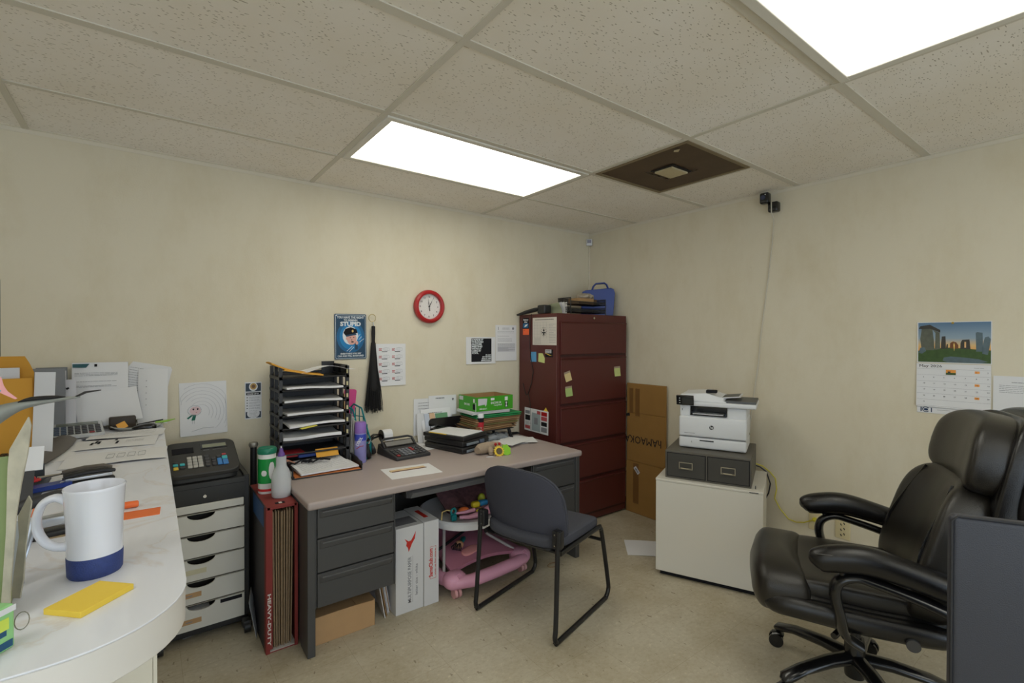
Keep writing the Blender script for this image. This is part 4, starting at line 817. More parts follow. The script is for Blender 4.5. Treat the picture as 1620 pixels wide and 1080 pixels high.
b_ = B(DARK); b_.M = Matrix.Translation((-2.60, -.765, 0)); b_.rbox(-.008, .006, -.006, .008, 0, .008, .002); b_.mat(WHITE).rbox(.004, .012, -.006, .0, 0, .006, .001); b_.M = Matrix.Identity(4); tag(b_.build('broken_clip'), 'tiny black and white plastic scrap on the floor by the desk leg', 'scrap')
def inW(mat_, t):
    """builder that takes world coordinates for a child of an unrotated empty"""
    mb = B(mat_); mb.M = Matrix.Translation(-Vector(t.location)); return mb
# ------------------------------------------------------------ steel desk
ZD = .688
t = desk = thing('office_desk', 'long grey steel desk with a mauve-grey top against the back wall', 'desk', (-1.778, -.44, 0))
TOP = mat('mauve grey laminate', (176, 162, 158), .42, var=.02, vs=3)
b_ = inW(TOP, t); b_.rbox(-2.612, -.944, -.855, -.03, ZD-.036, ZD, .011, 4); b_.build('desk_top', t)
for x0, x1 in ((-2.608, -2.574), (-.982, -.948)):
    b_ = inW(GREYM, t); b_.M = b_.M @ Matrix.Translation((x0, 0, 0)) @ Matrix(((0, 0, 1, 0), (1, 0, 0, 0), (0, 1, 0, 0), (0, 0, 0, 1))); b_.prism([(-.835, 0), (-.72, 0), (-.60, .16), (-.12, .16), (-.09, 0), (-.05, 0), (-.05, ZD-.037), (-.835, ZD-.037)], 0, x1-x0); b_.build('end_panel', t, bevel=.003)
b_ = inW(GREYM, t); b_.box(-2.574, -.982, -.075, -.055, .18, ZD-.037); b_.build('modesty_panel', t)
for nm, x0, x1, zb in (('left', -2.574, -2.2, [.652, .515, .362, .206]), ('right', -1.345, -.982, [.652, .480, .19])):
    b_ = inW(GREYM, t); b_.box(x0, x1, -.815, -.1, zb[-1], ZD-.037); b_.box(x0, x0+.006, -.828, -.815, zb[-1], ZD-.037); b_.box(x1-.006, x1, -.828, -.815, zb[-1], ZD-.037); b_.build('pedestal', t, bevel=.001)
    for k in range(len(zb)-1):
        z1, z0 = zb[k]-.004, zb[k+1]+.003
        d = inW(GREYM, t); a, c = x0+.009, x1-.009
        d.box(a, c, -.832, -.815, z0, z1); d.mat(GREYM)
        d.add([(a+.008, -.832, z1-.008), (c-.008, -.832, z1-.008), (c-.008, -.832, z1-.042), (a+.008, -.832, z1-.042), (a+.022, -.843, z1-.016), (c-.012, -.843, z1-.016), (c-.02, -.839, z1-.038), (a+.02, -.839, z1-.038)], [(4, 5, 6, 7), (0, 1, 5, 4), (1, 2, 6, 5), (2, 3, 7, 6), (3, 0, 4, 7)])
        dr = d.build('drawer', t, bevel=.0015); h = inW(mat('drawer pull grey', (98, 99, 102), .4), t); h.box(a+.02, c-.014, -.8445, -.8405, z1-.0165, z1-.0125); h.build('handle', dr)
d = inW(GREYM, t); d.box(-2.13, -1.40, -.80, -.35, .60, .645); d.build('center_drawer', t, bevel=.002)
d = inW(mat('drawer pull grey', (98, 99, 102), .4), t); d.add([(-2.125, -.80, .646), (-1.405, -.80, .646), (-1.405, -.84, .632), (-2.112, -.84, .632), (-2.125, -.80, .602), (-1.405, -.80, .602), (-1.405, -.828, .606), (-2.118, -.828, .606)], [(0, 1, 2, 3), (3, 2, 6, 7), (7, 6, 5, 4), (0, 3, 7, 4), (1, 5, 6, 2)]); d.build('drawer_lip', t)

# under the desk
t = thing('cardboard_box', 'small flattened-top brown cardboard box under the left drawers', 'box', (-2.42, -.62, 0))
b_ = inW(CARD2, t); b_.box(-2.565, -2.275, -.76, -.46, 0, .128); b_.build('carton', t, bevel=.002); b_ = inW(CARD2, t); b_.M = b_.M @ Matrix.Translation((-2.37, -.72, .130)) @ Matrix.Rotation(R(3), 4, 'Y'); b_.box(0, .085, -.05, .1, 0, .003); b_.build('flap', t); b_ = inW(mat('brown paper tape', (150, 112, 72), .6), t); b_.box(-2.565, -2.275, -.63, -.59, .128, .1285); b_.build('tape', t)
t = thing('paper_carton', 'white carton of multipurpose paper with a red bird, standing on end under the desk', 'box', (-2.04, -.757, 0), R(0)); t.rotation_euler = (0, 0, 0)
WC = mat('white printed carton', (214, 214, 216), .6, var=.02); GP = mat('carton grey print', (120, 120, 126), .7); RB = mat('bird red', (200, 44, 32), .6)
b_ = inW(WC, t); b_.box(-2.166, -2.012, -.757, -.515, 0, .438); b_.build('carton_body', t, bevel=.002)
b_ = inW(WC, t); b_.box(-2.0105, -1.925, -.762, -.51, 0, .442); lid = b_.build('carton_lid', t, bevel=.002)
b_ = inW(mat('carton seam', (90, 86, 84), .8), t); b_.box(-2.0125, -2.0102, -.7565, -.512, .001, .437); b_.build('seam', t)
F = lambda x, z, rot=0, y=-.7574: Matrix.Translation((x, y, z)) @ Matrix.Rotation(R(90), 4, 'X') @ Matrix.Rotation(R(rot), 4, 'Z')
g = inW(RB, t); o_ = g.M; g.M = o_ @ F(-2.118, .335); g.prism([(0, .045), (.022, .028), (.036, .03), (.05, .052), (.062, .072), (.056, .035), (.04, .012), (.03, -.01), (.022, -.026), (.018, -.005), (.008, .008), (.012, .024)], 0, .0006); g.M = o_
g.mat(GP).text('MULTIPURPOSE PAPER', F(-2.082, .045, 90), .026, .235, 'LEFT', .01); g.text('letter size - white', F(-2.045, .075, 90), .022, .16, 'LEFT'); g.M = o_ @ F(-2.076, .045, 90); g.box(0, .24, -.003, -.0022, 0, .0004); g.build('print', t, 'red bird and grey lettering')
g = inW(RB, t); o_ = g.M; g.text('SamsClub.com', F(-1.962, .145, 90, -.7624), .03, .15, 'LEFT', .03); g.text('visit us for more', F(-1.943, .15, 90, -.7624), .012, .14, 'LEFT'); g.M = o_ @ F(-1.953, .135, 90, -.7624)
for q in ((0, .17, -.012, -.0105), (0, .17, .022, .0235), (0, .0015, -.012, .0235), (.1685, .17, -.012, .0235)): g.box(*q, 0, .0004)
g.build('lid_print', lid, 'red web address lettering')
g = inW(GP, t); g.box(-2.15, -2.03, -.72, -.62, .438, .4385); g.mat(RB).box(-1.98, -1.955, -.7, -.58, .442, .4425); g.build('top_print', t)
t = thing('paper_stack', 'leaning wad of papers and boards wedged behind the white carton', 'papers', (-2.2, -.6, 0))
for k in range(6): b_ = inW((PAPER, CARD, PAPER2)[k % 3], t); b_.M = b_.M @ Matrix.Translation((-2.20+k*.005, -.64, .003)) @ Matrix.Rotation(R(-10), 4, 'Y') @ Matrix.Rotation(R(4*k-8), 4, 'Z'); b_.box(-.002, .001, -.1+k*.01, .2, 0, .22); b_.build('sheet', t)

# baby walker
t = thing('baby_walker', 'pink baby walker with a white toy tray stored under the desk', 'baby walker', (-1.6, -.52, 0))
base = inW(PINK, t); bp = [(-1.87, -.70), (-1.84, -.79), (-1.76, -.82), (-1.60, -.815), (-1.45, -.80), (-1.37, -.78), (-1.335, -.70), (-1.34, -.5), (-1.36, -.32), (-1.45, -.24), (-1.6, -.22), (-1.75, -.24), (-1.85, -.32), (-1.875, -.5)]
base.tube([(x, y, .085) for x, y in bp], .034, 14, closed=True, rx=.036, upv=(0, 0, 1)); base.build('base_ring', t)
for (x, y) in ((-1.83, -.765), (-1.36, -.74), (-1.83, -.28), (-1.36, -.28)):
    c = inW(PINK, t); c.pillow((x, y, .09), (.13, .11, .09), .8, .8, 24, 14); pod = c.build('corner_pod', t); c = inW(PINK, t); c.tube([(x-.01, y-.035, .128), (x+.012, y-.03, .132), (x+.02, y-.045, .12), (x+.0, y-.052, .115)], .003, 8, closed=True); c.build('molded_ridge', pod)
    for s_ in (-1, 1): c = inW(mat('pale pink wheel', (214, 162, 164), .45), t); c.tube([(x+s_*.012-.008, y-.02, .027), (x+s_*.012+.008, y-.02, .027)], .0265, 18); c.build('wheel', t)
    c = inW(PINK, t); c.cyl((x, y-.018, .03), (x, y-.01, .07), .009); c.build('caster_stem', t)
g = inW(mat('dusty pink pad', (190, 124, 146), .6), t); g.sheet(lambda u, v: (-1.83+.43*u, -.735+.4*v, .115+.10*v+.03*math.sin(3.1*u)), 14, 10, .02); g.build('foot_pad', t)
g = inW(mat('salmon pink', (232, 160, 160), .5), t); g.M = g.M @ Matrix.Translation((-1.66, -.66, .168)) @ Matrix.Rotation(R(14), 4, 'X') @ Matrix.Rotation(R(12), 4, 'Z'); g.pillow((0, 0, 0), (.13, .065, .02), .6, .8); g.build('pad_badge', t, 'salmon oval badge')
g = inW(mat('dark rose panel', (120, 66, 84), .7), t); g.sheet(lambda u, v: (-1.84+.46*u, -.36+.03*v, .15+.14*v), 6, 4, .006); g.mat(INK); g.tube([(-1.87, -.62, .20), (-1.6, -.52, .235), (-1.5, -.5, .24)], .008, 8); g.build('back_panel', t)
wl = mat('grey walker leg', (176, 172, 172), .4)
for (a, c) in (((-1.86, -.70, .1), (-1.78, -.56, .36)), ((-1.38, -.72, .12), (-1.52, -.62, .22)), ((-1.52, -.62, .22), (-1.56, -.6, .36)), ((-1.85, -.35, .1), (-1.7, -.4, .36)), ((-1.36, -.35, .1), (-1.5, -.4, .36)), ((-1.80, -.8, .06), (-1.45, -.77, .055))): g = inW(wl, t); g.tube([a, c], .009, 10); g.build('leg', t)
tr = inW(mat('white tray plastic', (232, 234, 238), .3), t); cx, cy, zt = -1.60, -.55, .375
def ell(rx, ry, z, n=44): return [(cx+rx*math.copysign(abs(math.cos(i/n*6.2832))**.8, math.cos(i/n*6.2832)), cy+ry*math.copysign(abs(math.sin(i/n*6.2832))**.8, math.sin(i/n*6.2832)), z) for i in range(n)]
rings = [ell(.14, .13, zt-.01), ell(.23, .21, zt-.005), ell(.262, .24, zt+.006), ell(.275, .26, zt+.014), ell(.287, .272, zt+.005), ell(.28, .265, zt-.03), ell(.14, .13, zt-.035)]
V = sum(rings, []); n_ = 44; tr.add(V, [(a*n_+k, a*n_+(k+1) % n_, ((a+1) % 7)*n_+(k+1) % n_, ((a+1) % 7)*n_+k) for a in range(7) for k in range(n_)], True); tr.build('toy_tray', t, 'white toy tray')
g = inW(mat('patterned seat cloth', (120, 84, 90), .9, var=.6, vs=40), t); g.sheet(lambda u, v: (cx-.17+.34*u, cy-.02+.15*math.sin(3.14*v)*.4+.18*v, zt+.02+.17*v+.02*math.sin(9*u)), 12, 10, .02); g.mat(mat('patterned seat cloth', (120, 84, 90), .9)).tube([(cx+.12*math.cos(k*.4), cy+.11*math.sin(k*.4), zt+.012) for k in range(16)], .022, 10, closed=True); g.tube([(cx+.1*math.cos(k*.4), cy+.1*math.sin(k*.4), zt-.06) for k in range(16)], .03, 10, closed=True); g.build('seat', t)
for nm, m_, fn in (('teal_ring', TEAL, lambda g: (g.tube([(-1.735+.015*math.cos(k*.5), -.72, zt+.05+.018*math.sin(k*.5)) for k in range(13)], .006, 8, closed=True), g.rbox(-1.75, -1.72, -.735, -.71, zt-.0, zt+.035, .004))),
                   ('yellow_block', mat('toy yellow', (220, 200, 50), .4), lambda g: (g.rbox(-1.60, -1.55, -.72, -.68, zt+.035, zt+.07, .012), g.tube([(-1.58, -.72, zt+.02), (-1.56, -.735, zt+.035), (-1.54, -.72, zt+.02)], .006, 8))),
                   ('blue_block', mat('toy blue', (50, 140, 200), .4), lambda g: g.rbox(-1.54, -1.48, -.70, -.66, zt+.03, zt+.06, .01)),
                   ('orange_block', mat('toy orange', (226, 116, 60), .4), lambda g: g.pillow((-1.65, -.69, zt+.03), (.07, .05, .04), 1, 1)),
                   ('red_block', REDP, lambda g: g.rbox(-1.49, -1.46, -.70, -.67, zt+.03, zt+.055, .008)), ('lime_block', mat('toy lime', (190, 200, 60), .4), lambda g: g.pillow((-1.48, -.62, zt+.05), (.05, .04, .06), 1, 1)),
                   ('pink_toy_bar', PINK, lambda g: (g.tube([(-1.71, -.745, zt+.02), (-1.66, -.765, zt+.016), (-1.58, -.775, zt+.02), (-1.50, -.76, zt+.034), (-1.44, -.74, zt+.05)], [.008, .012, .018, .026, .03], 12, rx=[.01, .015, .02, .03, .035]), g.tube([(-1.72, -.70, zt+.03), (-1.66, -.72, zt+.03), (-1.6, -.73, zt+.035)], [.006, .009, .012], 10))),
                   ('peg_arch', mat('toy tan', (206, 180, 110), .5), lambda g: g.tube([(-1.80, -.70, zt+.01), (-1.79, -.69, zt+.05), (-1.76, -.69, zt+.055), (-1.73, -.71, zt+.05)], .004, 8))):
    g = inW(m_, t); g.M = g.M @ Matrix.Translation((-.05, .045, .0)); fn(g); g.build('tray_toy', t, nm.replace('_', ' '))
t = thing('rag_doll', 'small tan and teal cloth doll lying on the pink walker base', 'doll', (-1.7, -.62, .19), R(35)); g = B(mat('doll tan', (196, 150, 116), .8)); g.pillow((-.03, 0, .02), (.055, .05, .045), 1, 1); g.build('head', t); g = B(TEAL); g.tube([(0, 0, .02), (.05, .01, .02), (.075, .012, .02)], [.01, .016, .008], 10); g.build('body', t); g = B(INK)
for k in range(7): g.tube([(-.045, -.015+.005*k, .035), (-.07, -.03+.01*k, .02+.004*(k % 3)), (-.08, -.03+.008*k, .008)], .003, 5)
g.build('hair', t)

# ------------------------------------------------------------ on the desk: letter trays
t = thing('letter_tray_tower', 'tall black tower of stacked letter trays full of papers on the desk', 'letter trays', (-2.43, -.15, ZD))
x0, x1, yf, yb = -2.602, -2.25, -.275, -.035
zs = [1.19-.0685*k for k in range(8)]
for z in zs[:7]:
    b_ = inW(BLACK, t); b_.box(x0+.01, x1-.006, yf+.01, yb, z-.004, z-.001); b_.box(x0+.008, x1-.006, yb-.004, yb, z-.004, z+.02); b_.box(x0+.008, x0+.011, yf, yb, z-.004, z+.012); b_.box(x1-.01, x1-.006, yf, yb, z-.004, z+.012)
    b_.tube([(x0+.01, yf+.004, z-.002), (x1-.008, yf+.004, z-.002)], .005, 8); b_.build('tray', t)
for x in (x0, x1):
    b_ = inW(DARK, t)
    for y in (yf, yb-.02, (yf+yb)/2-.01): b_.box(x-.004, x+.012, y, y+.022, ZD, 1.245)
    for z in zs: b_.box(x-.006, x+.012, yf, yb, z-.012, z+.004)
    b_.build('side_frame', t)
    if x == x1:
        b_ = inW(mat('slot ivory', (206, 196, 150), .6), t)
        for z in zs[:6]: b_.box(x-.004, x+.006, yf-.0012, yf, z+.012, z+.034)
        b_.build('index_tab', t, 'ivory index tabs')
b_ = inW(BLACK, t); b_.prism([(x+0, y) for x, y in rrect(x1-.075, x1, yb-.006, yb-.001, .002)], 1.19, 1.262); b_.box(x1-.004, x1+.002, yf, yb, 1.19, 1.25); b_.build('top_wall', t)
b_ = inW(DARK, t); b_.box(x0, x1, yb-.005, yb-.001, ZD, 1.2); b_.build('back_panel', t)
def tpap(z, w, d, rz, lab, seed, x=-2.43, y=-.16, m_=None, wob=.003, t_=.0015, name='tray_paper'):
    return flat(name, x, y, w, d, rz, lab, z=z+t_/2, m=m_, seed=seed, wob=wob, t=t_)
names = ['second', 'third', 'fourth', 'fifth', 'sixth']
for k in range(5):
    tpap(zs[k+1]+.0, .30, .222, (2, -3, 3, 5, -4)[k], 'white papers lying in the %s tray down of the black tower' % names[k], 10+k, x=-2.425+(.0, .0, .0, .006, -.004)[k], y=-.172, wob=(.004, .003, .003, .009, .008)[k], t_=(.010, .009, .010, .012, .016)[k])
g = B(mat('yellow highlight paper', (224, 216, 90), .7)); g.M = Matrix.Translation((-2.46, -.285, zs[4]-.012)) @ Matrix.Rotation(R(15), 4, 'Z') @ Matrix.Rotation(R(-12), 4, 'Y'); g.sheet(lambda u, v: (-.045+.09*u, -.014+.03*v, .02-.012*u+.004*math.sin(4*v)), 6, 4, .002); g.M = Matrix.Identity(4); tag(g.build('yellow_strip'), 'curled yellow paper strip poking out of the fifth letter tray', 'paper')
g = B(YEL); g.box(-2.53, -2.46, -.278, -.27, zs[4]+.006, zs[4]+.013); tag(g.build('yellow_tab'), 'yellow tab on the papers in the fifth letter tray', 'tab')
g = B(KRAFT); g.sheet(lambda u, v: (-2.645+.25*u, -.29+.15*v, 1.202+.066*(1-u)**2+.004*math.sin(3*v)), 10, 6, .006); g.sheet(lambda u, v: (-2.585+.20*u, -.292+.15*v, 1.198+.034*(1-u)), 8, 6, .008); tag(g.build('manila_envelope'), 'manila envelope curling out of the top left of the letter trays', 'envelope')
g = B(PAPER); g.sheet(lambda u, v: (-2.50+.29*u+.015*v, -.298+.2*v, 1.212+.030*math.sin(3.14*u)**2*(1-.3*v)+.012*u), 12, 6, .0008); tag(g.build('curled_sheet'), 'white sheet curling up on the topmost letter tray', 'paper')
for x, y, z, w, d, h, m_, lab in ((-2.525, -.2, .76, .11, .12, .02, mat('red pouch', (170, 44, 52), .6), 'red pouch in the lowest shelf of the black tower'), (-2.46, -.24, .752, .1, .06, .018, mat('blue pouch', (34, 60, 130), .6), 'blue pouch in the lowest shelf of the black tower'), (-2.31, -.2, .765, .12, .12, .02, DARK, 'dark case in the lowest shelf of the black tower')):
    g = B(m_); g.rbox(x-w/2, x+w/2, y-d/2, y+d/2, z, z+h, .006); tag(g.build('pouch'), lab, 'pouch')
g = B(KRAFT); g.M = Matrix.Translation((-2.36, -.285, .745)) @ Matrix.Rotation(R(55), 4, 'X'); g.box(-.06, .06, 0, .05, 0, .002); g.M = Matrix.Identity(4); tag(g.build('yellow_envelope'), 'small golden envelope propped at the bottom of the letter trays', 'envelope')
g = B(mat('peach paper', (226, 168, 140), .7)); g.sheet(lambda u, v: (-2.59+.07*u, -.3+.05*v, .742+.01*math.sin(5*u)), 5, 4, .001); tag(g.build('peach_slip'), 'crumpled peach slip at the lower left of the letter trays', 'paper')
for k, (x, y) in enumerate(((-2.5, -.31), (-2.44, -.30), (-2.41, -.325))):
    g = B(INK); g.tube([(x-.04, y, .735), (x, y+.012, .748), (x+.05, y-.006, .738)], .005, 8); g.tube([(x-.04, y, .735), (x-.055, y-.012, .742), (x-.06, y+.01, .735)], .004, 8); tag(g.build('binder_clip'), ('leftmost', 'middle', 'rightmost')[k]+' black clip in the heap between letter trays and front tray', 'clip')
# front tray
t = thing('front_letter_tray', 'black letter tray with typed papers on the desk edge, before the tray tower', 'tray', (-2.4, -.36, ZD), R(-3))
b_ = B(BLACK); b_.box(-.175, .175, -.095, .12, .0, .004); b_.box(-.175, -.171, -.095, .12, .0, .052); b_.box(.171, .175, -.095, .12, 0, .045); b_.tube([(-.17, -.095, .004), (.17, -.095, .004)], .005, 8); b_.tube([(.173, -.095, .03), (.173, .0, .048), (.173, .12, .048)], .005, 8); b_.build('tray', t)
b_ = B(PAPER); b_.box(-.1765, -.1755, -.08, -.04, .012, .036); b_.build('label_holder', t, 'white label')
b_ = B(mat('orange brown folder', (206, 120, 62), .7)); b_.box(-.165, .165, -.098, .1, .005, .010); b_.M = Matrix.Identity(4); b_.build('orange_folder', t) 
def lay(name, x, y, z, w, h, rz, m_, lab, th=.006, tx=0, ty=0, pr=True, cat='paper'):
    mb = B(m_); mb.M = Matrix.Translation((x, y, z)) @ Matrix.Rotation(R(rz), 4, 'Z') @ Matrix.Rotation(R(tx), 4, 'X') @ Matrix.Rotation(R(ty), 4, 'Y'); mb.box(-w/2, w/2, -h/2, h/2, 0, th)
    if pr: lines(mb, mb.M, -w/2+.02, w/2-.02, [-h/2+.02+.012*k for k in range(int(h/.012)-3)], GINK, .002, z=th)
    mb.M = Matrix.Identity(4); return tag(mb.build(name), lab, cat)
lay('typed_papers', -2.395, -.355, ZD+.016, .30, .19, 2, PAPER, 'white papers under the slanted typed sheet in the front tray', .008, pr=False)
lay('typed_sheet', -2.41, -.33, ZD+.033, .28, .2, 8, PAPER, 'slanted typed sheet on top of the black front tray', .001, tx=8, ty=0)
# magazine file and things right of the tower
t = thing('magazine_file', 'teal mesh magazine file standing between letter trays and purple spray can', 'magazine file', (-2.165, -.155, ZD), R(20))
fr = [(-.10, 0), (.10, 0), (.10, .27), (.05, .31), (-.02, .29), (-.10, .1)]
for x in (-.03, .035):
    b_ = B(TEAL); b_.M = Matrix.Translation((x, 0, 0)) @ Matrix(((0, 0, 1, 0), (1, 0, 0, 0), (0, 1, 0, 0), (0, 0, 0, 1)))
    for a, c in zip(fr, fr[1:]+fr[:1]): b_.tube([(a[0], a[1], 0), (c[0], c[1], 0)], .005, 6)
    for k in range(5): y = -.07+k*.035; b_.tube([(y, .02, 0), (y, min(.29, .14+max(0, y+.1)*1.9), 0)], .003, 6)
    for z in (.1, .17, .24): b_.tube([(-.09+max(0, z-.1)*.4, z, 0), (.1, z, 0)], .003, 6)
    b_.build('side_grid', t)
b_ = B(TEAL); b_.box(-.03, .035, -.1, .1, 0, .004); b_.box(-.03, .035, -.102, -.098, 0, .1); b_.build('base', t)
g = B(mat('hot pink plastic', (214, 70, 140), .4)); g.M = Matrix.Translation((-2.185, -.055, ZD+.19)) @ Matrix.Rotation(R(90), 4, 'X') @ Matrix.Rotation(R(-6), 4, 'Z'); g.prism(rrect(-.03, .045, 0, .21, .015), 0, .006); g.box(-.02, .03, -.19, 0, 0, .004); g.M = Matrix.Identity(4); tag(g.build('pink_clipboard'), 'hot pink plastic panel sticking up behind the letter trays', 'board')
g = B(mat('pale folder', (226, 224, 220), .7)); 
for k in range(3): g.M = Matrix.Translation((-2.226+.008*k, -.2, ZD+.004)) @ Matrix.Rotation(R(2+k), 4, 'Y'); g.box(0, .002, -.06, .1, 0, .27-.02*k)
g.M = Matrix.Identity(4); tag(g.build('white_folders'), 'white folders standing upright against the letter tray tower', 'folders')
g = B(mat('tan folder strip', (216, 180, 120), .7)); g.box(-2.222, -2.218, -.14, -.05, ZD+.004, ZD+.38); tag(g.build('tan_folder'), 'thin tan folder standing beside the pink panel', 'folder')
# purple spray can
t = thing('spray_can', 'tall lavender disinfectant spray can with a purple cap on the desk', 'spray can', (-2.182, -.30, ZD)); LAV = mat('lavender label', (150, 146, 206), .35, var=.12, vs=12)
c = B(LAV); c.lathe([(.0001, 0), (.031, 0), (.033, .003), (.033, .165), (.029, .175), (.0001, .175)], 32); c.build('can', t)
c = B(mat('deep violet label', (62, 78, 190), .35)); c.lathe([(.0332, .128), (.0332, .164)], 32); c.M = Matrix.Rotation(R(-112), 4, 'Z'); c.mat(PAPER).text('LYSOL', Matrix.Translation((.0338, -.012, .1)) @ Matrix.Rotation(R(90), 4, 'Z') @ Matrix.Rotation(R(90), 4, 'X') @ Matrix.Rotation(R(60), 4, 'Z'), .022, .052, 'LEFT', .03); c.mat(REDP); c.tube([(.0335, -.02, .085), (.034, .0, .098), (.0325, .018, .1)], .002, 6); c.M = Matrix.Identity(4); c.build('label', t)
c = B(mat('purple cap', (150, 112, 196), .35)); c.lathe([(.0325, .17), (.033, .172), (.032, .224), (.027, .232), (.0001, .233)], 32); c.build('cap', t, 'purple cap')
# headset / webcam like black round thing
t = thing('headphones', 'black headphones lying behind the printing calculator', 'headphones', (-2.118, -.245, ZD))
c = B(BLACK); c.M = Matrix.Translation((.0, .0, .045)) @ Matrix.Rotation(R(75), 4, 'Y') @ Matrix.Rotation(R(20), 4, 'X'); c.lathe([(.0001, -.012), (.036, -.014), (.045, -.006), (.045, .008), (.03, .016), (.022, .01), (.0001, .01)], 28); c.build('ear_cup', t); c = B(BLACK); c.M = Matrix.Translation((.05, .07, .045)) @ Matrix.Rotation(R(70), 4, 'Y'); c.lathe([(.0001, -.012), (.036, -.014), (.042, -.006), (.042, .008), (.0001, .01)], 28); c.build('ear_cup', t)
c = B(BLKG); c.tube([(-.0, .0, .085), (.02, .02, .115), (.06, .06, .125), (.11, .09, .115), (.13, .1, .09)], .006, 10, rx=[.012]*5); c.build('headband', t); c = B(BLACK); c.tube([(-.005, -.02, .03), (-.03, .03, .06), (-.02, .05, .1), (.03, .06, .09)], .003, 8); c.build('cord', t)
# printing calculator
t = thing('printing_calculator', 'black printing calculator with a paper roll on the desk', 'calculator', (-1.905, -.265, ZD), R(4))
b_ = B(DARK); b_.add([(-.115, -.14, 0), (.115, -.14, 0), (.115, .12, 0), (-.115, .12, 0), (-.115, -.14, .018), (.115, -.14, .018), (.115, .03, .045), (-.115, .03, .045), (.105, .12, .06), (-.105, .12, .06)], [(0, 3, 2, 1), (0, 1, 5, 4), (4, 5, 6, 7), (7, 6, 8, 9), (0, 4, 7, 9, 3), (1, 2, 8, 6, 5), (2, 3, 9, 8)]); b_.build('body', t, bevel=.005)
sl = math.atan2(.027, .17)
ks = MB(); ks.M = Matrix.Translation((0, -.14, .018)) @ Matrix.Rotation(sl, 4, 'X'); kg = mat('dark grey key', (66, 66, 70), .4); kw = mat('blue grey key', (70, 84, 104), .4); kr = mat('red key', (150, 40, 44), .4)
for i in range(8):
    for j in range(4):
        m_ = kr if (i, j) in ((0, 0), (5, 3), (5, 2)) else (mat('pale key', (120, 124, 132), .4) if 2 <= i <= 4 else kg); x, y = -.098+i*.0245, .018+j*.028; ks.mat(m_).rbox(x, x+.02, y, y+.021, 0, .006, .002, 1)
ks.build('keys', t)
b_ = B(BLKG); b_.M = Matrix.Translation((0, .03, .045)) @ Matrix.Rotation(R(35), 4, 'X'); b_.box(-.1, .1, .0, .05, 0, .004); b_.mat(mat('grey display bezel', (130, 128, 124), .4)).box(-.09, .09, .008, .042, .004, .006); b_.build('display', t)
b_ = B(DARK); b_.tube([(-.105, .03, .045), (-.104, .075, .082), (-.08, .085, .09), (.08, .085, .09), (.104, .075, .082), (.106, .03, .045)], .007, 10); b_.build('hood', t)
b_ = B(PAPER); b_.tube([(-.075, .13, .105), (-.015, .13, .105)], .034, 28); b_.sheet(lambda u, v: (-.073+.056*u, .105-.02*v, .125-.05*v), 3, 4, .0008); b_.build('paper_roll', t, 'white paper roll')
b_ = B(BLACK); b_.tube([(-.082, .13, .105), (-.078, .13, .105)], .036, 24); b_.tube([(-.085, .1, .055), (-.085, .13, .105)], .006, 8); b_.tube([(-.01, .1, .055), (-.01, .13, .105)], .004, 8); b_.tube([(-.085, .13, .105), (-.14, .11, .10), (-.19, .08, .085)], .007, 8); b_.build('roll_arm', t)
# paper with ruler-like envelope
o_ = lay('white_sheet', -2.028, -.645, ZD, .275, .213, -6.5, PAPER, 'blank white sheet lying on the front of the desk under a wooden strip', .001, pr=False)
t = thing('wooden_ruler', 'tan wooden ruler with a dark edge lying on the white sheet', 'ruler', (-2.03, -.615, ZD+.0011), R(-4))
b_ = B(mat('pale wood', (222, 194, 148), .5, var=.1, vs=30)); b_.box(-.10, .095, -.006, .022, 0, .004); b_.build('strip', t); b_ = B(mat('dark brown edge', (106, 60, 40), .5)); b_.box(-.095, .1, -.011, -.0055, 0, .003); b_.build('edge', t, 'dark brown edge')
# stacked clipboard cases
t0 = None
for k, (x, y, z, rz, lab, h) in enumerate(((-1.54, -.30, ZD, 14, 'lower black plastic clipboard case of the pair on the desk', .037), (-1.535, -.285, ZD+.038, 15, 'middle black plastic case with grey latches, under the clipboard of paper', .037))):
    t = thing('clipboard_case', lab, 'case', (x, y, z), R(rz)); b_ = B(BLACK); b_.rbox(-.125, .125, -.175, .175, 0, h, .008); b_.build('shell', t); b_ = B(INK); b_.box(-.1255, .1255, -.1755, .1755, h/2-.001, h/2+.001); b_.build('seam', t)
    b_ = B(mat('smoky clear latch', (130, 140, 150), .2)); b_.rbox(-.09, .02, -.182, -.17, .006, .022, .003); b_.mat(mat('blue grey latch', (96, 110, 130), .3)).rbox(.03, .07, -.184, -.17, .004, .028, .003); b_.build('latch', t)
t = thing('storage_clipboard', 'black storage clipboard holding a white pad, topmost of its stack on the desk', 'clipboard', (-1.55, -.29, ZD+.0765), R(20)); b_ = B(BLACK); b_.rbox(-.12, .12, -.17, .17, 0, .026, .006); b_.build('case', t)
b_ = B(PAPER); b_.sheet(lambda u, v: (-.105+.21*u, -.15+.285*v, .028+.002*math.sin(5*u)*v), 6, 8, .003); lines(b_, Matrix.Identity(4), -.09, .09, [-.12+.012*k for k in range(18)], PAPER2, .0008, z=.031); b_.build('pad', t, 'white paper pad'); b_ = B(BLKG); b_.rbox(-.06, .06, .135, .165, .026, .038, .004); b_.tube([(-.04, .15, .036), (0, .155, .05), (.04, .15, .036)], .006, 8); b_.build('clip', t); b_ = B(YEL); b_.box(-.118, -.1, -.02, .12, .0262, .029); b_.build('yellow_edge', t, 'yellow sheet edge')
lay('white_sheet', -1.74, -.12, ZD, .2, .28, 12, PAPER, 'white sheet partly hidden under the left of the clipboard cases', .001, pr=False)
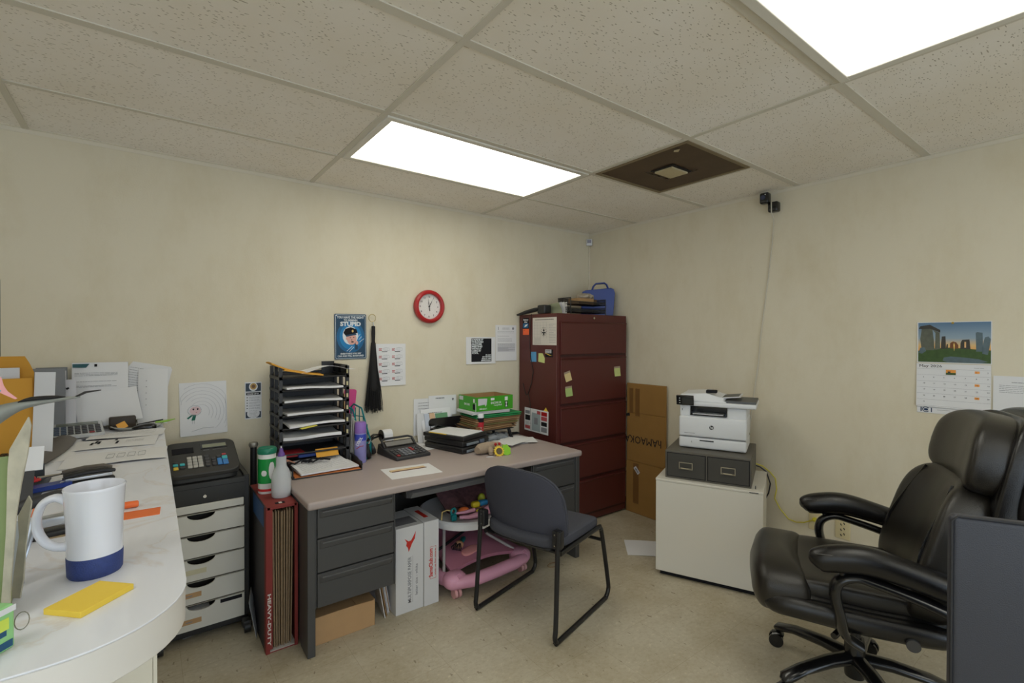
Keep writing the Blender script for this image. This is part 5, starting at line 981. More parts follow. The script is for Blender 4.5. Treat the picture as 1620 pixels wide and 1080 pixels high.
# black tray behind, folder stack, green box
t = thing('black_letter_tray', 'black open letter tray on legs carrying the pile of folders', 'tray', (-1.215, -.17, ZD), R(0))
b_ = B(BLACK); b_.box(-.2, .15, -.12, .12, .073, .078); b_.tube([(-.2, -.12, .10), (-.2, .12, .10), (.15, .12, .10), (.15, -.12, .10)], .004, 8)
b_.build('tray', t)
for (x, y) in ((-.19, -.11), (-.19, .11), (.14, -.11), (.14, .11)): b_ = B(BLACK); b_.tube([(x, y, 0), (x+(.03 if x > 0 else -.0)*-1, y, .076)], .009, 8, rx=[.018]*2); b_.build('leg', t)
t = thing('tray_end', 'tilted black tray end piece behind the clipboard stack', 'tray', (-1.48, -.06, ZD)); b_ = B(BLKG); b_.M = Matrix.Rotation(R(86), 4, 'X'); b_.prism(rrect(-.14, .13, 0, .16, .03), 0, .008); b_.build('panel', t); b_ = B(BLKG); b_.box(-.14, .13, .0, .03, 0, .006); b_.tube([(.1, 0, .13), (.2, 0, .09), (.26, 0, .05)], .012, 10); b_.build('arm', t); t.name = 'black_tray'
for k in range(9):
    m_ = (BROWN, CARD2, BROWN, mat('olive folder', (134, 124, 76), .8))[k % 4] if k < 7 else GREEN
    if k == 7: m_ = GREEN
    z = ZD+.080+k*.0122
    rz = random.uniform(-5, 5)
    b_ = B(m_); b_.M = Matrix.Translation((-1.225+.006*k, -.16, z)) @ Matrix.Rotation(R(rz), 4, 'Z') @ Matrix.Rotation(R(-1.2+.1*k), 4, 'Y'); b_.box(-.18, .19, -.125, .12, 0, .0026); b_.box(-.18, .188, -.12, .12, .0032, .0066); b_.mat(PAPER2).box(-.17, .17, -.118, .11, .0026, .0032); b_.M = Matrix.Identity(4)
    o_ = tag(b_.build('file_folder', bevel=0), ('%s of the seven brown and tan file folders piled under the green ones' % ('lowest', 'second lowest', 'third lowest', 'middle', 'third uppermost', 'second uppermost', 'uppermost')[k] if k < 7 else ('lower green file folder under the green carton' if k == 7 else 'upper green file folder just beneath the white papers')), 'folder', 'brown folders piled under the green carton' if k < 7 else None)
b_ = B(PAPER)
for k in range(5): b_.M = Matrix.Translation((-1.235, -.16, ZD+.080+.111+k*.0040)) @ Matrix.Rotation(R(random.uniform(-4, 4)), 4, 'Z'); b_.box(-.16, .15, -.11, .11, 0, .003)
b_.M = Matrix.Identity(4); tag(b_.build('paper_pile'), 'thin pile of white and lilac papers between green folders and green box', 'papers')
t = thing('green_carton', 'open green recycled-paper carton on top of the folder pile', 'box', (-1.222, -.165, ZD+.213), R(0))
GRN = mat('green printed carton', (64, 160, 30), .5, var=.04, vs=10); hx, hy, hz_ = .155, .115, .098
for q, nm in (((-hx, hx, -hy, -hy+.004), 'front_wall'), ((-hx, hx, hy-.004, hy), 'back_wall'), ((-hx, -hx+.004, -hy+.004, hy-.004), 'left_wall'), ((hx-.004, hx, -hy+.004, hy-.004), 'right_wall')):
    b_ = B(GRN); b_.box(*q, 0, hz_); xi = [q[0], q[1], q[2], q[3]]
    b_.mat(CARD)
    if nm == 'back_wall': b_.box(-hx+.004, hx-.004, hy-.0048, hy-.004, .002, hz_)
    if nm == 'right_wall': b_.box(hx-.0048, hx-.004, -hy+.004, hy-.004, .002, hz_)
    if nm == 'front_wall':
        b_.M = Matrix.Translation((0, -hy, 0)) @ Matrix.Rotation(R(90), 4, 'X'); b_.mat(PAPER2).prism([(-.14, .04), (-.085, .045), (-.08, .03), (-.07, .045), (-.065, .085), (-.14, .088)], 0, .0005)
        b_.mat(PAPER).box(-.035, -.005, .07, .086, 0, .0005); b_.box(.085, .11, .062, .088, 0, .0005); b_.text('ENCORE 30', Matrix.Translation((-.035, .045, .0005)), .02, .085, 'LEFT', .02); b_.text('recycled', Matrix.Translation((-.01, .03, .0005)), .016, .065, 'LEFT', .01); b_.text('30% 8.5x11', Matrix.Translation((-.13, .012, .0005)), .014, .06, 'LEFT', .02)
        b_.mat(INK).box(.085, .11, .014, .056, 0, .0005); b_.mat(PAPER).prism([(.09, .018), (.105, .018), (.1, .035), (.105, .052), (.09, .052), (.095, .035)], .0005, .001)
    if nm == 'left_wall':
        b_.M = Matrix.Translation((-hx, 0, 0)) @ Matrix(((0, 0, -1, 0), (-1, 0, 0, 0), (0, 1, 0, 0), (0, 0, 0, 1))); b_.mat(PAPER2).box(-.108, -.055, .065, .092, 0, .0005); b_.mat(INK).box(.07, .1, .012, .05, 0, .0005); b_.mat(PAPER).box(.075, .095, .06, .085, 0, .0005); b_.text('ENCORE', Matrix.Translation((-.04, .035, .0005)), .02, .07, 'LEFT', .02); b_.box(.106, .112, .0, .06, 0, .0006)
    b_.M = Matrix.Identity(4); b_.build(nm, t)
b_ = B(CARD); b_.box(-hx+.004, hx-.004, -hy+.004, hy-.004, 0, .003); b_.build('base', t)
t = thing('duster_can', 'tall red and white canister with a black band standing on the desk', 'canister', (-1.335, -.265, ZD)); c = B(mat('canister red', (196, 40, 56), .4)); c.lathe([(.0001, 0), (.024, 0), (.025, .003), (.025, .165), (.0001, .165)], 28); c.build('body', t); c = B(INK); c.lathe([(.0252, .14), (.0252, .168), (.022, .174)], 28); c.build('band', t, 'black band'); c = B(WHITE); c.lathe([(.0245, .166), (.024, .19), (.018, .2), (.0001, .201)], 28); c.build('cap', t, 'white cap')
c = B(PAPER); c.M = Matrix.Rotation(R(-122), 4, 'Z')
for k in range(6): c.box(.0248, .0256, -.009, .009, .02+k*.016, .026+k*.016)
c.build('label_print', t)
# clear bag of bits
t = thing('plastic_bag', 'crumpled clear plastic bag lying under the black folder tray', 'bag', (-1.20, -.26, ZD)); c = B(mat('clear bag', (190, 198, 206), .15, trans=.6)); rb = random.Random(5)
c.pillow((0, 0, .022), (.22, .1, .045), .8, .8, 30, 14, fn=lambda x, y, z: (x+.008*math.sin(60*y+40*z), y+.008*math.sin(70*x), z+.006*math.sin(90*x+50*y))); c.build('bag', t); c = B(INK); c.pillow((-.05, 0, .02), (.05, .04, .025), .8, .8); c.build('contents', t)
b_ = B(INK); b_.M = Matrix.Translation((-.965, -.16, ZD)) @ Matrix.Rotation(R(-10), 4, 'Z'); b_.rbox(-.04, .04, -.025, .025, 0, .008, .003); b_.M = Matrix.Identity(4); tag(b_.build('phone'), 'small flat black device on the desk beside the folder tray', 'device')
for k, (x, y, rz, w_) in enumerate(((-1.20, -.38, -12, .26), (-1.13, -.34, 6, .26), (-1.11, -.40, -28, .24), (-1.19, -.42, 20, .22))):
    flat('loose_paper', x, y, w_, .17, rz, ['lowest sheet of the loose paper heap at the desk right end', 'second sheet of the loose paper heap at the desk right end', 'third sheet of the heap, turned away from the others', 'topmost sheet of the loose paper heap at the desk right end'][k], z=ZD+.0045*k, seed=30+k, wob=.002, t=.0012)
# plush rattle
t = thing('plush_rattle', 'taupe plush toy with a yellow sunflower and green leaf on the desk front', 'plush toy', (-1.475, -.60, ZD), R(-8)); PL = mat('taupe plush', (166, 148, 128), .95, var=.15, vs=80, bump=.6, bs=300)
c = B(PL); c.tube([(-.085, .02, .03), (-.06, .035, .034), (-.02, .04, .036), (.03, .05, .034), (.07, .045, .032), (.09, .02, .028)], [.022, .032, .034, .034, .032, .02], 16); c.build('body', t); c = B(PL); c.tube([(.0, .03, .03), (-.005, -.01, .022), (-.02, -.035, .015)], [.022, .018, .012], 12); c.build('arm', t)
c = B(YEL); c.M = Matrix.Translation((.03, -.045, .026)) @ Matrix.Rotation(R(65), 4, 'X'); c.prism([((.032+.005*math.cos(k*3.1416))*math.cos(k/28*6.283), (.032+.005*math.cos(k*3.1416))*math.sin(k/28*6.283)) for k in range(28)], -.004, .004); c.mat(mat('sunflower centre', (98, 86, 60), .8, var=.4, vs=300)).prism([(.02*math.cos(k*.4), .02*math.sin(k*.4)) for k in range(16)], .004, .008); c.build('sunflower', t, 'yellow sunflower'); c = B(mat('lime teether', (140, 200, 50), .5)); c.M = Matrix.Translation((.082, -.04, .026)) @ Matrix.Rotation(R(60), 4, 'X'); c.prism([((.03+.004*math.sin(k*2))*math.cos(k/22*6.283), (.036+.004*math.sin(k*2))*math.sin(k/22*6.283)) for k in range(22)], -.004, .004); c.build('leaf', t, 'lime green leaf')
for (x, y) in ((.03, .0), (.058, .002)): c = B(REDP); c.pillow((x, y, .06), (.018, .018, .02), 1, 1, 14, 10); c.build('bead', t, 'red bead')
c = B(PAPER); c.box(.085, .105, .0, .002, .02, .055); c.build('tag', t, 'white tag'); c = B(PAPER2); c.prism([(-.06, -.05), (-.01, -.06), (-.01, -.04), (-.05, -.038)], 0, .002); c.build('ribbon', t)
# papers leaning on the wall behind
def colour_print(mb, w, h):
    z = .009
    for (x0, x1, y0, y1, rgb) in ((.02, .055, .06, .19, (200, 206, 220)), (.06, .1, .11, .19, (222, 186, 150)), (.105, .2, .15, .185, (110, 160, 120)), (.06, .1, .07, .1, (196, 200, 214)), (.03, .2, .012, .03, (206, 220, 90)), (.15, .2, .11, .13, (210, 70, 70)), (.105, .2, .12, .145, (222, 214, 180))): mb.mat(mat('print %d %d %d' % rgb, rgb, .8)).box(x0, x1, y0, y1, z-.002, z)
    lines(mb, mb.M, .05, .16, [h-.03], INK, .003, z=z-.001); lines(mb, mb.M, .02, .19, [h-.045, h-.055], GINK, .002, z=z-.001)
lean('wall_sheet', -1.71, -.008, .735, .3, .25, 'large white form sheet on the wall behind the coloured chart', -1, 0, -1, lambda mb, w, h: lines(mb, mb.M, .03, w-.03, [h-.05, h-.03, h-.07], GINK, .003, z=.008), bow=.004)
lean('wall_sheet', -1.60, -.02, .86, .22, .14, 'white sheet with small crests above the coloured chart', -3, 0, -1, lambda mb, w, h: (lines(mb, mb.M, .05, .12, [h-.02], INK, .004, z=.008), mb.mat(GINK).prism([(.19+.008*math.cos(k), h-.03+.008*math.sin(k)) for k in range(6)], .004, .008)), bow=.002)
lean('coloured_chart', -1.665, -.08, ZD+.01, .23, .22, 'white chart with pastel coloured blocks leaning behind the clipboards', -16, 0, 0, colour_print, bow=.004, t=.001)
g = B(PAPER); g.sheet(lambda u, v: (-1.70+.05*u, -.06+.02*math.sin(2*v), ZD+.003+.2*v), 4, 6, .001); tag(g.build('folded_sheet'), 'narrow curled white sheet left of the coloured chart', 'paper')
# ------------------------------------------------------------ maroon filing cabinet
t = thing('filing_cabinet', 'tall maroon five-drawer lateral filing cabinet in the room corner', 'filing cabinet', (-.415, -.24, 0))
X0, X1, YF_, HC = -.80, -.035, -.45, 1.585
b_ = inW(MAROON, t); b_.box(X0, X1, YF_, -.015, .012, HC); b_.build('body', t, bevel=.003)
b_ = inW(INK, t); b_.box(X0+.02, X1-.02, YF_+.02, -.02, 0, .012); b_.build('plinth', t)
dz = [(1.527, 1.285), (1.258, .925), (.895, .64), (.612, .355), (.327, .075)]
for z1, z0 in dz:
    d = inW(MAROON, t); d.box(X0+.035, X1-.012, YF_-.012, YF_, z0, z1)
    d.add([(X0+.035, YF_-.012, z1), (X1-.012, YF_-.012, z1), (X1-.012, YF_, z1), (X0+.035, YF_, z1), (X0+.035, YF_-.020, z1-.004), (X1-.012, YF_-.020, z1-.004), (X1-.012, YF_-.012, z1-.014), (X0+.035, YF_-.012, z1-.014)], [(0, 1, 5, 4), (4, 5, 6, 7), (0, 4, 7), (1, 6, 5)])
    dr = d.build('drawer', t, bevel=.002); h = inW(mat('maroon pull channel', (60, 24, 26), .5), t); h.box(X0+.035, X1-.012, YF_-.004, YF_-.001, z0-.018, z0-.002); h.build('pull_channel', dr)
b_ = inW(CHROME, t); b_.cyl((-.415, YF_, 1.558), (-.415, YF_-.006, 1.558), .009, n=16); b_.build('lock', t, 'chrome lock')
# on its side
def on_side(y, z): return MW(-.8005, y, z, 'right')
def sched(mb, w, h):
    z = .0018
    lines(mb, mb.M, .03, w-.03, [h-.018], INK, .004, z=z); mb.mat(GINK)
    M_ = mb.M
    for k in range(6): mb.M = M_; mb.box(.01, w-.07, .06+k*.022, .0606+k*.022, z, z+.0002)
    for k in range(5): mb.box(.02+k*.035, .0206+k*.035, .05, h-.035, z, z+.0002)
    lines(mb, M_, .19, w-.01, [.02+.012*k for k in range(12)], GINK, .002, z=z); lines(mb, M_, .02, .1, [.01+.01*k for k in range(5)], GINK, .002, z=z)
    mb.M = M_; mb.mat(INK)
    for k in range(12): a = k*.5236; mb.M = M_ @ Matrix.Translation((.13+.028*math.cos(a), .10+.032*math.sin(a), z)); mb.box(-.002, .002, -.003, .003, 0, .0003)
    mb.M = M_; mb.prism([(.13, .125), (.138, .108), (.13, .098), (.122, .108)], z, z+.0003); mb.box(.108, .152, .09, .097, z, z+.0003); mb.prism([(.12, .088), (.14, .088), (.13, .065)], z, z+.0003)
put('schedule_sheet', on_side(-.182, 1.352), .27, .205, 'white printed schedule grid stuck high on the maroon cabinet side', 'paper', sched, curl=.0, m=mat('off white newsprint', (214, 208, 200), .8))
def mag(name, y, z, w, h, m_, lab, cat='magnet', deco=None, poly=None):
    mb = B(m_); mb.M = on_side(y, z); mb.prism(poly or [(0, 0), (w, 0), (w, h), (0, h)], .0002, .0015)
    if deco: deco(mb, w, h)
    mb.M = Matrix.Identity(4); return tag(mb.build(name), lab, cat)
mag('business_card_magnet', -.06, 1.478, .075, .082, INK, 'black and blue magnet card at the top left of the cabinet side', deco=lambda mb, w, h: (mb.mat(PAPER).text('Battery', Matrix.Translation((.008, .062, .0017)), .018, .06, 'LEFT', .03), mb.text('Alex', Matrix.Translation((.018, .045, .0017)), .016, .04, 'LEFT', .03), mb.mat(mat('mid blue print', (14, 96, 146), .4)).box(.004, .071, .004, .04, .0015, .0017), mb.mat(PAPER).prism([(.02, .01), (.05, .018), (.062, .034), (.03, .028)], .0017, .0019)))
mag('sticky_note', -.062, 1.428, .074, .047, mat('orange note bright', (244, 104, 50), .6), 'bright orange note on the maroon cabinet side, under the black card', 'note', deco=lambda mb, w, h: lines(mb, mb.M, .008, .03, [.036], INK, .002, z=.0016))
mag('sticky_note', -.158, 1.222, .068, .076, mat('sky blue note', (92, 160, 210), .6), 'blue note on the maroon cabinet side', 'note', poly=[(0, 0), (.068, .002), (.066, .078), (.006, .076)])
mag('sticky_note', -.248, 1.218, .075, .07, YGREEN, 'pale green note with a cut corner on the maroon cabinet side', 'note', poly=[(0, .008), (.072, 0), (.075, .036), (.05, .072), (.004, .072)])
mag('business_card_magnet', -.33, 1.264, .082, .056, INK, 'small black magnet card with a white top, right of the green note', deco=lambda mb, w, h: (mb.mat(PAPER2).box(.0, .066, .03, .056, .0015, .0017), mb.mat(INK).text('ROGUE', Matrix.Translation((.006, .045, .0018)), .01, .05, 'LEFT', .03), mb.text('ELECTRIC', Matrix.Translation((.006, .034, .0018)), .01, .055, 'LEFT', .03), mb.mat(YEL).prism([(.0, .026), (.05, .012), (.078, .01), (.045, .018), (.0, .03)], .0017, .002)))
g = B(BLACK); g.tube([(-.802, -.165, 1.59), (-.804, -.155, 1.48), (-.804, -.150, 1.35), (-.804, -.165, 1.24), (-.806, -.195, 1.15), (-.806, -.175, 1.06), (-.806, -.135, .975), (-.806, -.11, .96), (-.806, -.09, 1.0), (-.806, -.07, 1.05)], .0028, 6); g.tube([(-.806, -.135, .975), (-.806, -.16, .9), (-.806, -.17, .8), (-.806, -.17, .70)], .0022, 6); tag(g.build('device_cord'), 'thin black cord drooping down the maroon cabinet side', 'cord')
def news(mb, w, h):
    M_ = mb.M; z = .0018; mb.mat(mat('grey print block', (164, 176, 180), .8)).box(.09, .19, .01, h-.03, z, z+.0003)
    for (x0, x1, y0, y1, m_) in ((.01, .07, .08, .12, INK), (.01, .07, .015, .04, RINK), (.01, .065, .13, .155, GINK), (.2, .265, .135, .165, REDP), (.2, .265, .1, .13, RINK), (.2, .265, .06, .09, INK), (.2, .265, .015, .05, GINK), (.12, .16, .06, .11, GINK), (.15, .19, .14, .165, RINK)): mb.M = M_; mb.mat(m_).box(x0, x1, y0, y1, z+.0003, z+.0006)
    lines(mb, M_, .012, .075, [.045, .055, .065], GINK, .003, z=z); lines(mb, M_, .2, .27, [.052, .054, .094], PAPER, .002, z=z+.0008)
    mb.M = M_
put('advertising_sheet', MW(-.806, -.09, .692, 'right', R(-1)), .28, .175, 'printed red, black and grey advertising sheet at the foot of the cabinet side', 'flyer', news, curl=0)
g = B(YEL); g.M = MW(-.803, -.31, .80, 'right'); g.prism([(0, 0), (.055, 0), (.055, .06), (.04, .075), (.03, .09), (.018, .075), (.0, .06)], .0, .002); g.M = Matrix.Identity(4); tag(g.build('yellow_tag'), 'yellow tag showing above the advertising sheet', 'tag')
# notes on its front
def front_note(x, z, w, h, m_, lab, rz=0, deco=True):
    mb = B(m_); mb.M = MW(x, YF_-.0125, z, 'back', R(rz)); mb.sheet(lambda u, v: (u*w, v*h, .001+.006*(1-v)**2), 3, 5, .0006)
    if deco: mb.mat(mat('clear tape', (170, 150, 130), .3)).box(.0, w, h-.008, h+.006, .0012, .0016)
    mb.M = Matrix.Identity(4); tag(mb.build('sticky_note'), lab, 'note')
front_note(-.722, 1.082, .062, .066, TAN, 'upper tilted tan note at the left of the second cabinet drawer', 14)
front_note(-.722, .975, .068, .068, mat('green note', (176, 200, 124), .8), 'green note low at the left of the second cabinet drawer', 4)
front_note(-.192, 1.10, .07, .072, YGREEN, 'lone pale green note at the right of the second cabinet drawer', 2)
# on top of the cabinet
t = thing('desk_phone', 'black cordless phone base with its handset overhanging the cabinet top edge', 'phone', (-.775, -.27, HC))
b_ = B(BLACK); b_.rbox(-.03, .045, -.05, .035, 0, .068, .012); b_.build('base', t); b_ = B(BLACK); b_.tube([(-.05, .24, .0), (-.035, .16, .018), (-.02, .06, .035), (.0, .02, .04)], [.008, .014, .016, .014], 12, rx=[.02, .028, .03, .03]); b_.build('handset', t)
for k in range(4): lab = ['leftmost', 'second', 'third', 'rightmost'][k]; g = B((mat('sage envelope', (166, 172, 140), .7), PAPER2, mat('pale folder', (226, 224, 220), .7), mat('pale folder', (226, 224, 220), .7))[k]); g.M = Matrix.Translation((-.69+.014*k, -.33, HC)) @ Matrix.Rotation(R(-18+9*k), 4, 'Y'); g.sheet(lambda u, v: (.006*math.sin(5*v), -.06+.12*u, .09*v-.012*v*u), 4, 5, .0015); g.M = Matrix.Identity(4); tag(g.build('envelope'), lab+' of the fanned envelopes standing on the cabinet top', 'envelope')
t = thing('mesh_tray', 'black mesh letter tray on top of the maroon cabinet', 'tray', (-.43, -.32, HC))
def mesh_m():
    m = mat('black wire mesh', (26, 26, 28), .5)
    nt, b = nodes(m); v = mapping(nt, (1, 1, 1)); w1 = tex(nt, 'ShaderNodeTexChecker', v, Scale=420.0)
    mr = nt.nodes.new('ShaderNodeMapRange'); mr.inputs['To Min'].default_value = .12; mr.inputs['To Max'].default_value = 1; nt.links.new(w1.outputs['Fac'], mr.inputs['Value']); nt.links.new(mr.outputs[0], b.inputs['Alpha']); return m
b_ = B(mesh_m())
ya_, yb_t = -.11, .03
for z in (.015, .075):
    b_.box(-.21, .17, ya_, yb_t, z, z+.002); b_.box(-.21, .17, yb_t-.002, yb_t, z, z+.045); b_.box(-.21, -.208, ya_, yb_t, z, z+.045); b_.box(.168, .17, ya_, yb_t, z, z+.045); b_.box(-.21, .17, ya_, ya_+.002, z, z+.02)
b_.build('mesh_walls', t)
b_ = B(BLACK)
for z in (.0175, .0775, .122): b_.tube([(-.21, ya_, z), (-.21, yb_t, z), (.17, yb_t, z), (.17, ya_, z)], .003, 8)
for z in (.0355, .096): b_.tube([(-.21, ya_, z), (.17, ya_, z)], .003, 8)
for x in (-.21, .17): b_.tube([(x, ya_, .0), (x, ya_, .12)], .003, 8)
b_.build('wire_frame', t)
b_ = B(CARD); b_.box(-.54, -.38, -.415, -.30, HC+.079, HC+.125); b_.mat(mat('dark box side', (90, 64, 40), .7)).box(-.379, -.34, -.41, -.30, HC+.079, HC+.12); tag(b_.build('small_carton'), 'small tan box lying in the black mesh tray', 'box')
c = B(mat('crumpled foil wrap', (170, 160, 146), .3, .3, var=.3, vs=30)); c.M = Matrix.Translation((-.41, -.355, HC+.142)); c.pillow((0, 0, 0), (.17, .1, .045), 1, 1, 36, 20, fn=lambda x, y, z: (x+.01*math.sin(90*z+60*y), y+.008*math.sin(80*x), z+.008*math.sin(110*x+70*y))); c.M = Matrix.Identity(4); tag(c.build('crumpled_wrap'), 'crumpled grey wrapping bundle on the small tan box', 'wrapping')
t = thing('tool_case', 'blue plastic carrying case standing upright on the cabinet top', 'case', (-.135, -.262, HC), R(-38))
b_ = B(BLUEP); pts = [(-.16, .003), (-.155, 0), (.095, 0), (.1, .005), (.115, .19), (.105, .225), (.08, .235), (-.13, .215), (-.15, .205), (-.155, .185)]
b_.M = Matrix.Translation((0, .0, 0)) @ Matrix.Rotation(R(90), 4, 'X'); b_.prism(pts, -.045, .03); b_.build('shell', t, bevel=.012)
b_ = B(BLUEP); b_.tube([(-.075, 0, .21), (-.06, 0, .25), (-.04, 0, .272), (.03, 0, .278), (.05, 0, .265), (.065, 0, .225)], .008, 10, rx=[.016]*6); b_.build('handle', t)
b_ = B(mat('dark blue seam', (14, 40, 110), .4)); b_.M = Matrix.Translation((0, .0, 0)) @ Matrix.Rotation(R(90), 4, 'X'); b_.prism([(x*1.006, z*1.004) for x, z in pts], -.002, .002); b_.build('seam', t)

# ------------------------------------------------------------ flattened carton against the right wall
t = thing('flattened_carton', 'large flattened brown carton leaning on the right wall beside the cabinet', 'cardboard', (-.03, -.62, 0))
CB = mat('large carton board', (158, 120, 68), .85, var=.1, vs=9, spec=.15)
M0 = MW(-.024, -.458, .002, 'right'); 
b_ = inW(CB, t); o_ = b_.M; b_.M = o_ @ M0
b_.box(0, .375, 0, 1.04, 0, .006); b_.box(.0, .372, .0, .41, .006, .012); b_.box(.01, .37, .415, .80, .006, .011); b_.box(.005, .373, .805, 1.035, .006, .010)
b_.build('board', t, bevel=.002)
b_ = inW(mat('carton tape', (126, 90, 48), .4), t); b_.M = o_ @ M0
for (x0, x1, y0, y1) in ((.03, .065, .80, 1.0), (.09, .13, .78, 1.0), (.07, .125, .08, .40)): b_ = inW(mat('carton tape', (126, 90, 48), .4), t); b_.M = o_ @ M0; b_.box(x0, x1, y0, y1, .0105, .0125); b_.build('tape', t, 'brown tape strip')
b_ = inW(INK, t); b_.M = o_; b_.text('hAMAOKA', M0 @ Matrix.Translation((.34, .62, .0125)) @ Matrix.Rotation(math.pi, 4, 'Z'), .085, .35, 'LEFT', .0, sy=1); b_.M = o_ @ M0; b_.prism([(.0, .79), (.03, .80), (.035, .775), (.0, .77)], .011, .0125); b_.build('lettering', t, 'upside-down black lettering')
b_ = inW(PAPER2, t); b_.M = o_ @ M0 @ Matrix.Translation((.075, .36, .0125)) @ Matrix.Rotation(R(-48), 4, 'Z'); b_.box(0, .062, 0, .03, 0, .001); b_.mat(INK).text('SE02', Matrix.Translation((.01, .008, .0012)), .018, .042, 'LEFT', .02); b_.build('label', t, 'small white label')
b_ = B(PAPER); b_.M = Matrix.Translation((-.597, -.9205, .001)) @ Matrix.Rotation(R(-44.2), 4, 'Z'); b_.sheet(lambda u, v: (u*.22, -.119+v*.238, .001+.002*math.sin(3*u)), 4, 4, .0008); b_.M = Matrix.Identity(4); tag(b_.build('floor_paper'), 'blank white sheet lying on the floor beside the cream cabinet', 'paper')
g = B(mat('rubber band', (150, 110, 60), .6)); g.tube([(-1.16+.04*math.cos(k*.45), -.82+.025*math.sin(k*.45), .003) for k in range(14)], .0016, 5, closed=True); tag(g.build('rubber_band'), 'thin rubber band on the floor behind the grey guest chair', 'rubber band')

# ------------------------------------------------------------ cream cabinet, card file, printer
LOC, RZ = (-.748, -1.27, 0), R(23.4)
t = thing('cream_cabinet', 'low cream metal cabinet turned from the right wall, carrying the card file', 'cabinet', LOC, RZ)
b_ = B(mat('putty enamel', (222, 218, 208), .45, var=.02, vs=3)); b_.box(.012, .475, -.568, 0, .035, .572); b_.build('body', t, bevel=.004)
b_ = B(mat('putty enamel', (222, 218, 208), .45)); b_.box(0, .012, -.568, 0, .03, .562); b_.build('front_panel', t, bevel=.003); b_ = B(mat('putty enamel', (222, 218, 208), .45)); b_.box(-.002, .477, -.57, .002, .562, .576); b_.build('top', t, bevel=.003)
b_ = B(INK); b_.box(.03, .45, -.55, -.02, 0, .035); b_.build('plinth', t); b_ = B(INK); b_.box(-.003, .004, -.545, -.50, .566, .570); b_.build('latch_slot', t, 'dark latch slot'); b_ = B(DARK); b_.box(.05, .06, -.53, -.525, .576, .592); b_.build('bracket', t)
t = thing('card_file', 'dark olive-grey two-drawer card file on the cream cabinet', 'card file', (LOC[0], LOC[1], .577), RZ)
OL = mat('olive grey enamel', (94, 90, 82), .5, var=.06, bump=.1)
b_ = B(OL); b_.box(.042, .50, -.508, -.045, 0, .163); b_.build('housing', t, bevel=.003)
for k, (ya, yc) in enumerate(((-.058, -.268), (-.284, -.496))):
    fr_ = B(INK); fr_.box(.040, .0425, yc-.004, ya+.004, .010, .151); fr_.build('drawer_gap', t)
    d = B(mat('dark olive drawer', (64, 62, 58), .5, var=.06)); d.box(.036, .044, yc, ya, .014, .147); d = d.build('drawer', t, bevel=.002); ym = (ya+yc)/2
    h = B(mat('nickel pull', (176, 168, 150), .35, .7)); h.box(.030, .036, ym-.038, ym+.038, .062, .066); h.box(.030, .036, ym-.038, ym+.038, .098, .102); h.box(.030, .036, ym-.038, ym-.034, .062, .102); h.box(.030, .036, ym+.034, ym+.038, .062, .102); h.tube([(.034, ym-.03, .066), (.018, ym-.022, .07), (.018, ym+.022, .07), (.034, ym+.03, .066)], .0035, 8); h.build('pull', d, 'nickel label-holder pull')
t = thing('laser_printer', 'white multifunction laser printer standing on the two-drawer card file', 'printer', (LOC[0], LOC[1], .741), RZ)
PW = mat('printer white', (226, 228, 232), .4, var=.01); PG = mat('printer grey', (86, 88, 90), .45)
ya, yb_ = -.102, -.476
b_ = B(PW); b_.rbox(.15, .44, yb_, ya, .004, .07, .012); b_.build('paper_drawer', t); b_ = B(PW); b_.rbox(.148, .45, yb_, ya, .0715, .195, .012); b_.build('front_door', t)
b_ = B(PW); b_.rbox(.165, .45, yb_+.002, -.37, .19, .258, .008); b_.rbox(.165, .45, -.165, ya-.002, .19, .258, .008); b_.box(.3, .45, -.38, -.16, .19, .258); b_.box(.165, .31, -.38, -.16, .185, .2); b_.build('body', t)
b_ = B(BLKG); b_.box(.155, .295, -.369, -.166, .2002, .2035); b_.box(.285, .299, -.369, -.166, .2, .258); b_.box(.17, .3, -.3695, -.367, .2, .258); b_.box(.17, .3, -.168, -.1655, .2, .258); b_.build('output_tray', t, 'black output tray'); b_ = B(PW); b_.M = Matrix.Rotation(R(2), 4, 'Y'); b_.box(.15, .27, -.35, -.18, .213, .216); b_.build('tray_lid', t)
b_ = B(PW); b_.rbox(.14, .455, -.525, ya+.002, .258, .284, .007); b_.build('scanner_base', t); 
b_ = B(PW); b_.add([(.15, ya, .284), (.15, -.37, .284), (.44, -.37, .284), (.44, ya, .284), (.165, ya-.005, .323), (.175, -.25, .335), (.43, -.25, .337), (.43, ya-.005, .325), (.19, -.345, .310), (.42, -.345, .310)], [(0, 3, 2, 1), (4, 5, 6, 7), (5, 8, 9, 6), (0, 1, 8, 5, 4), (2, 3, 7, 6, 9), (1, 2, 9, 8), (0, 4, 7, 3)]); b_.build('feeder_cover', t, bevel=.006)
b_ = B(PG); b_.box(.165, .43, -.522, -.30, .2845, .297); b_.build('feeder_tray', t, 'dark grey feeder tray')
b_ = B(PW); b_.M = Matrix.Translation((.2, -.44, .318)) @ Matrix.Rotation(R(-7), 4, 'X'); b_.box(0, .19, 0, .19, 0, .005); b_.mat(PG).box(.01, .18, .01, .17, .005, .006); b_.build('input_tray', t); b_ = B(INK); b_.rbox(.19, .24, -.31, -.25, .335, .352, .004); b_.build('feeder_guide', t, 'black paper guide')
b_ = B(BLKG); b_.M = Matrix.Translation((.132, -.145, .288)) @ Matrix.Rotation(R(-14), 4, 'Y'); b_.rbox(-.004, .012, -.045, .055, -.028, .032, .004); b_.mat(mat('lcd dark', (46, 50, 52), .15)).box(-.0048, -.003, -.04, .02, -.018, .022); b_.mat(PAPER)
for k in range(3): b_.box(-.0048, -.003, .032, .038, .014-.015*k, .018-.015*k)
b_.build('touch_panel', t, 'black touch screen panel')
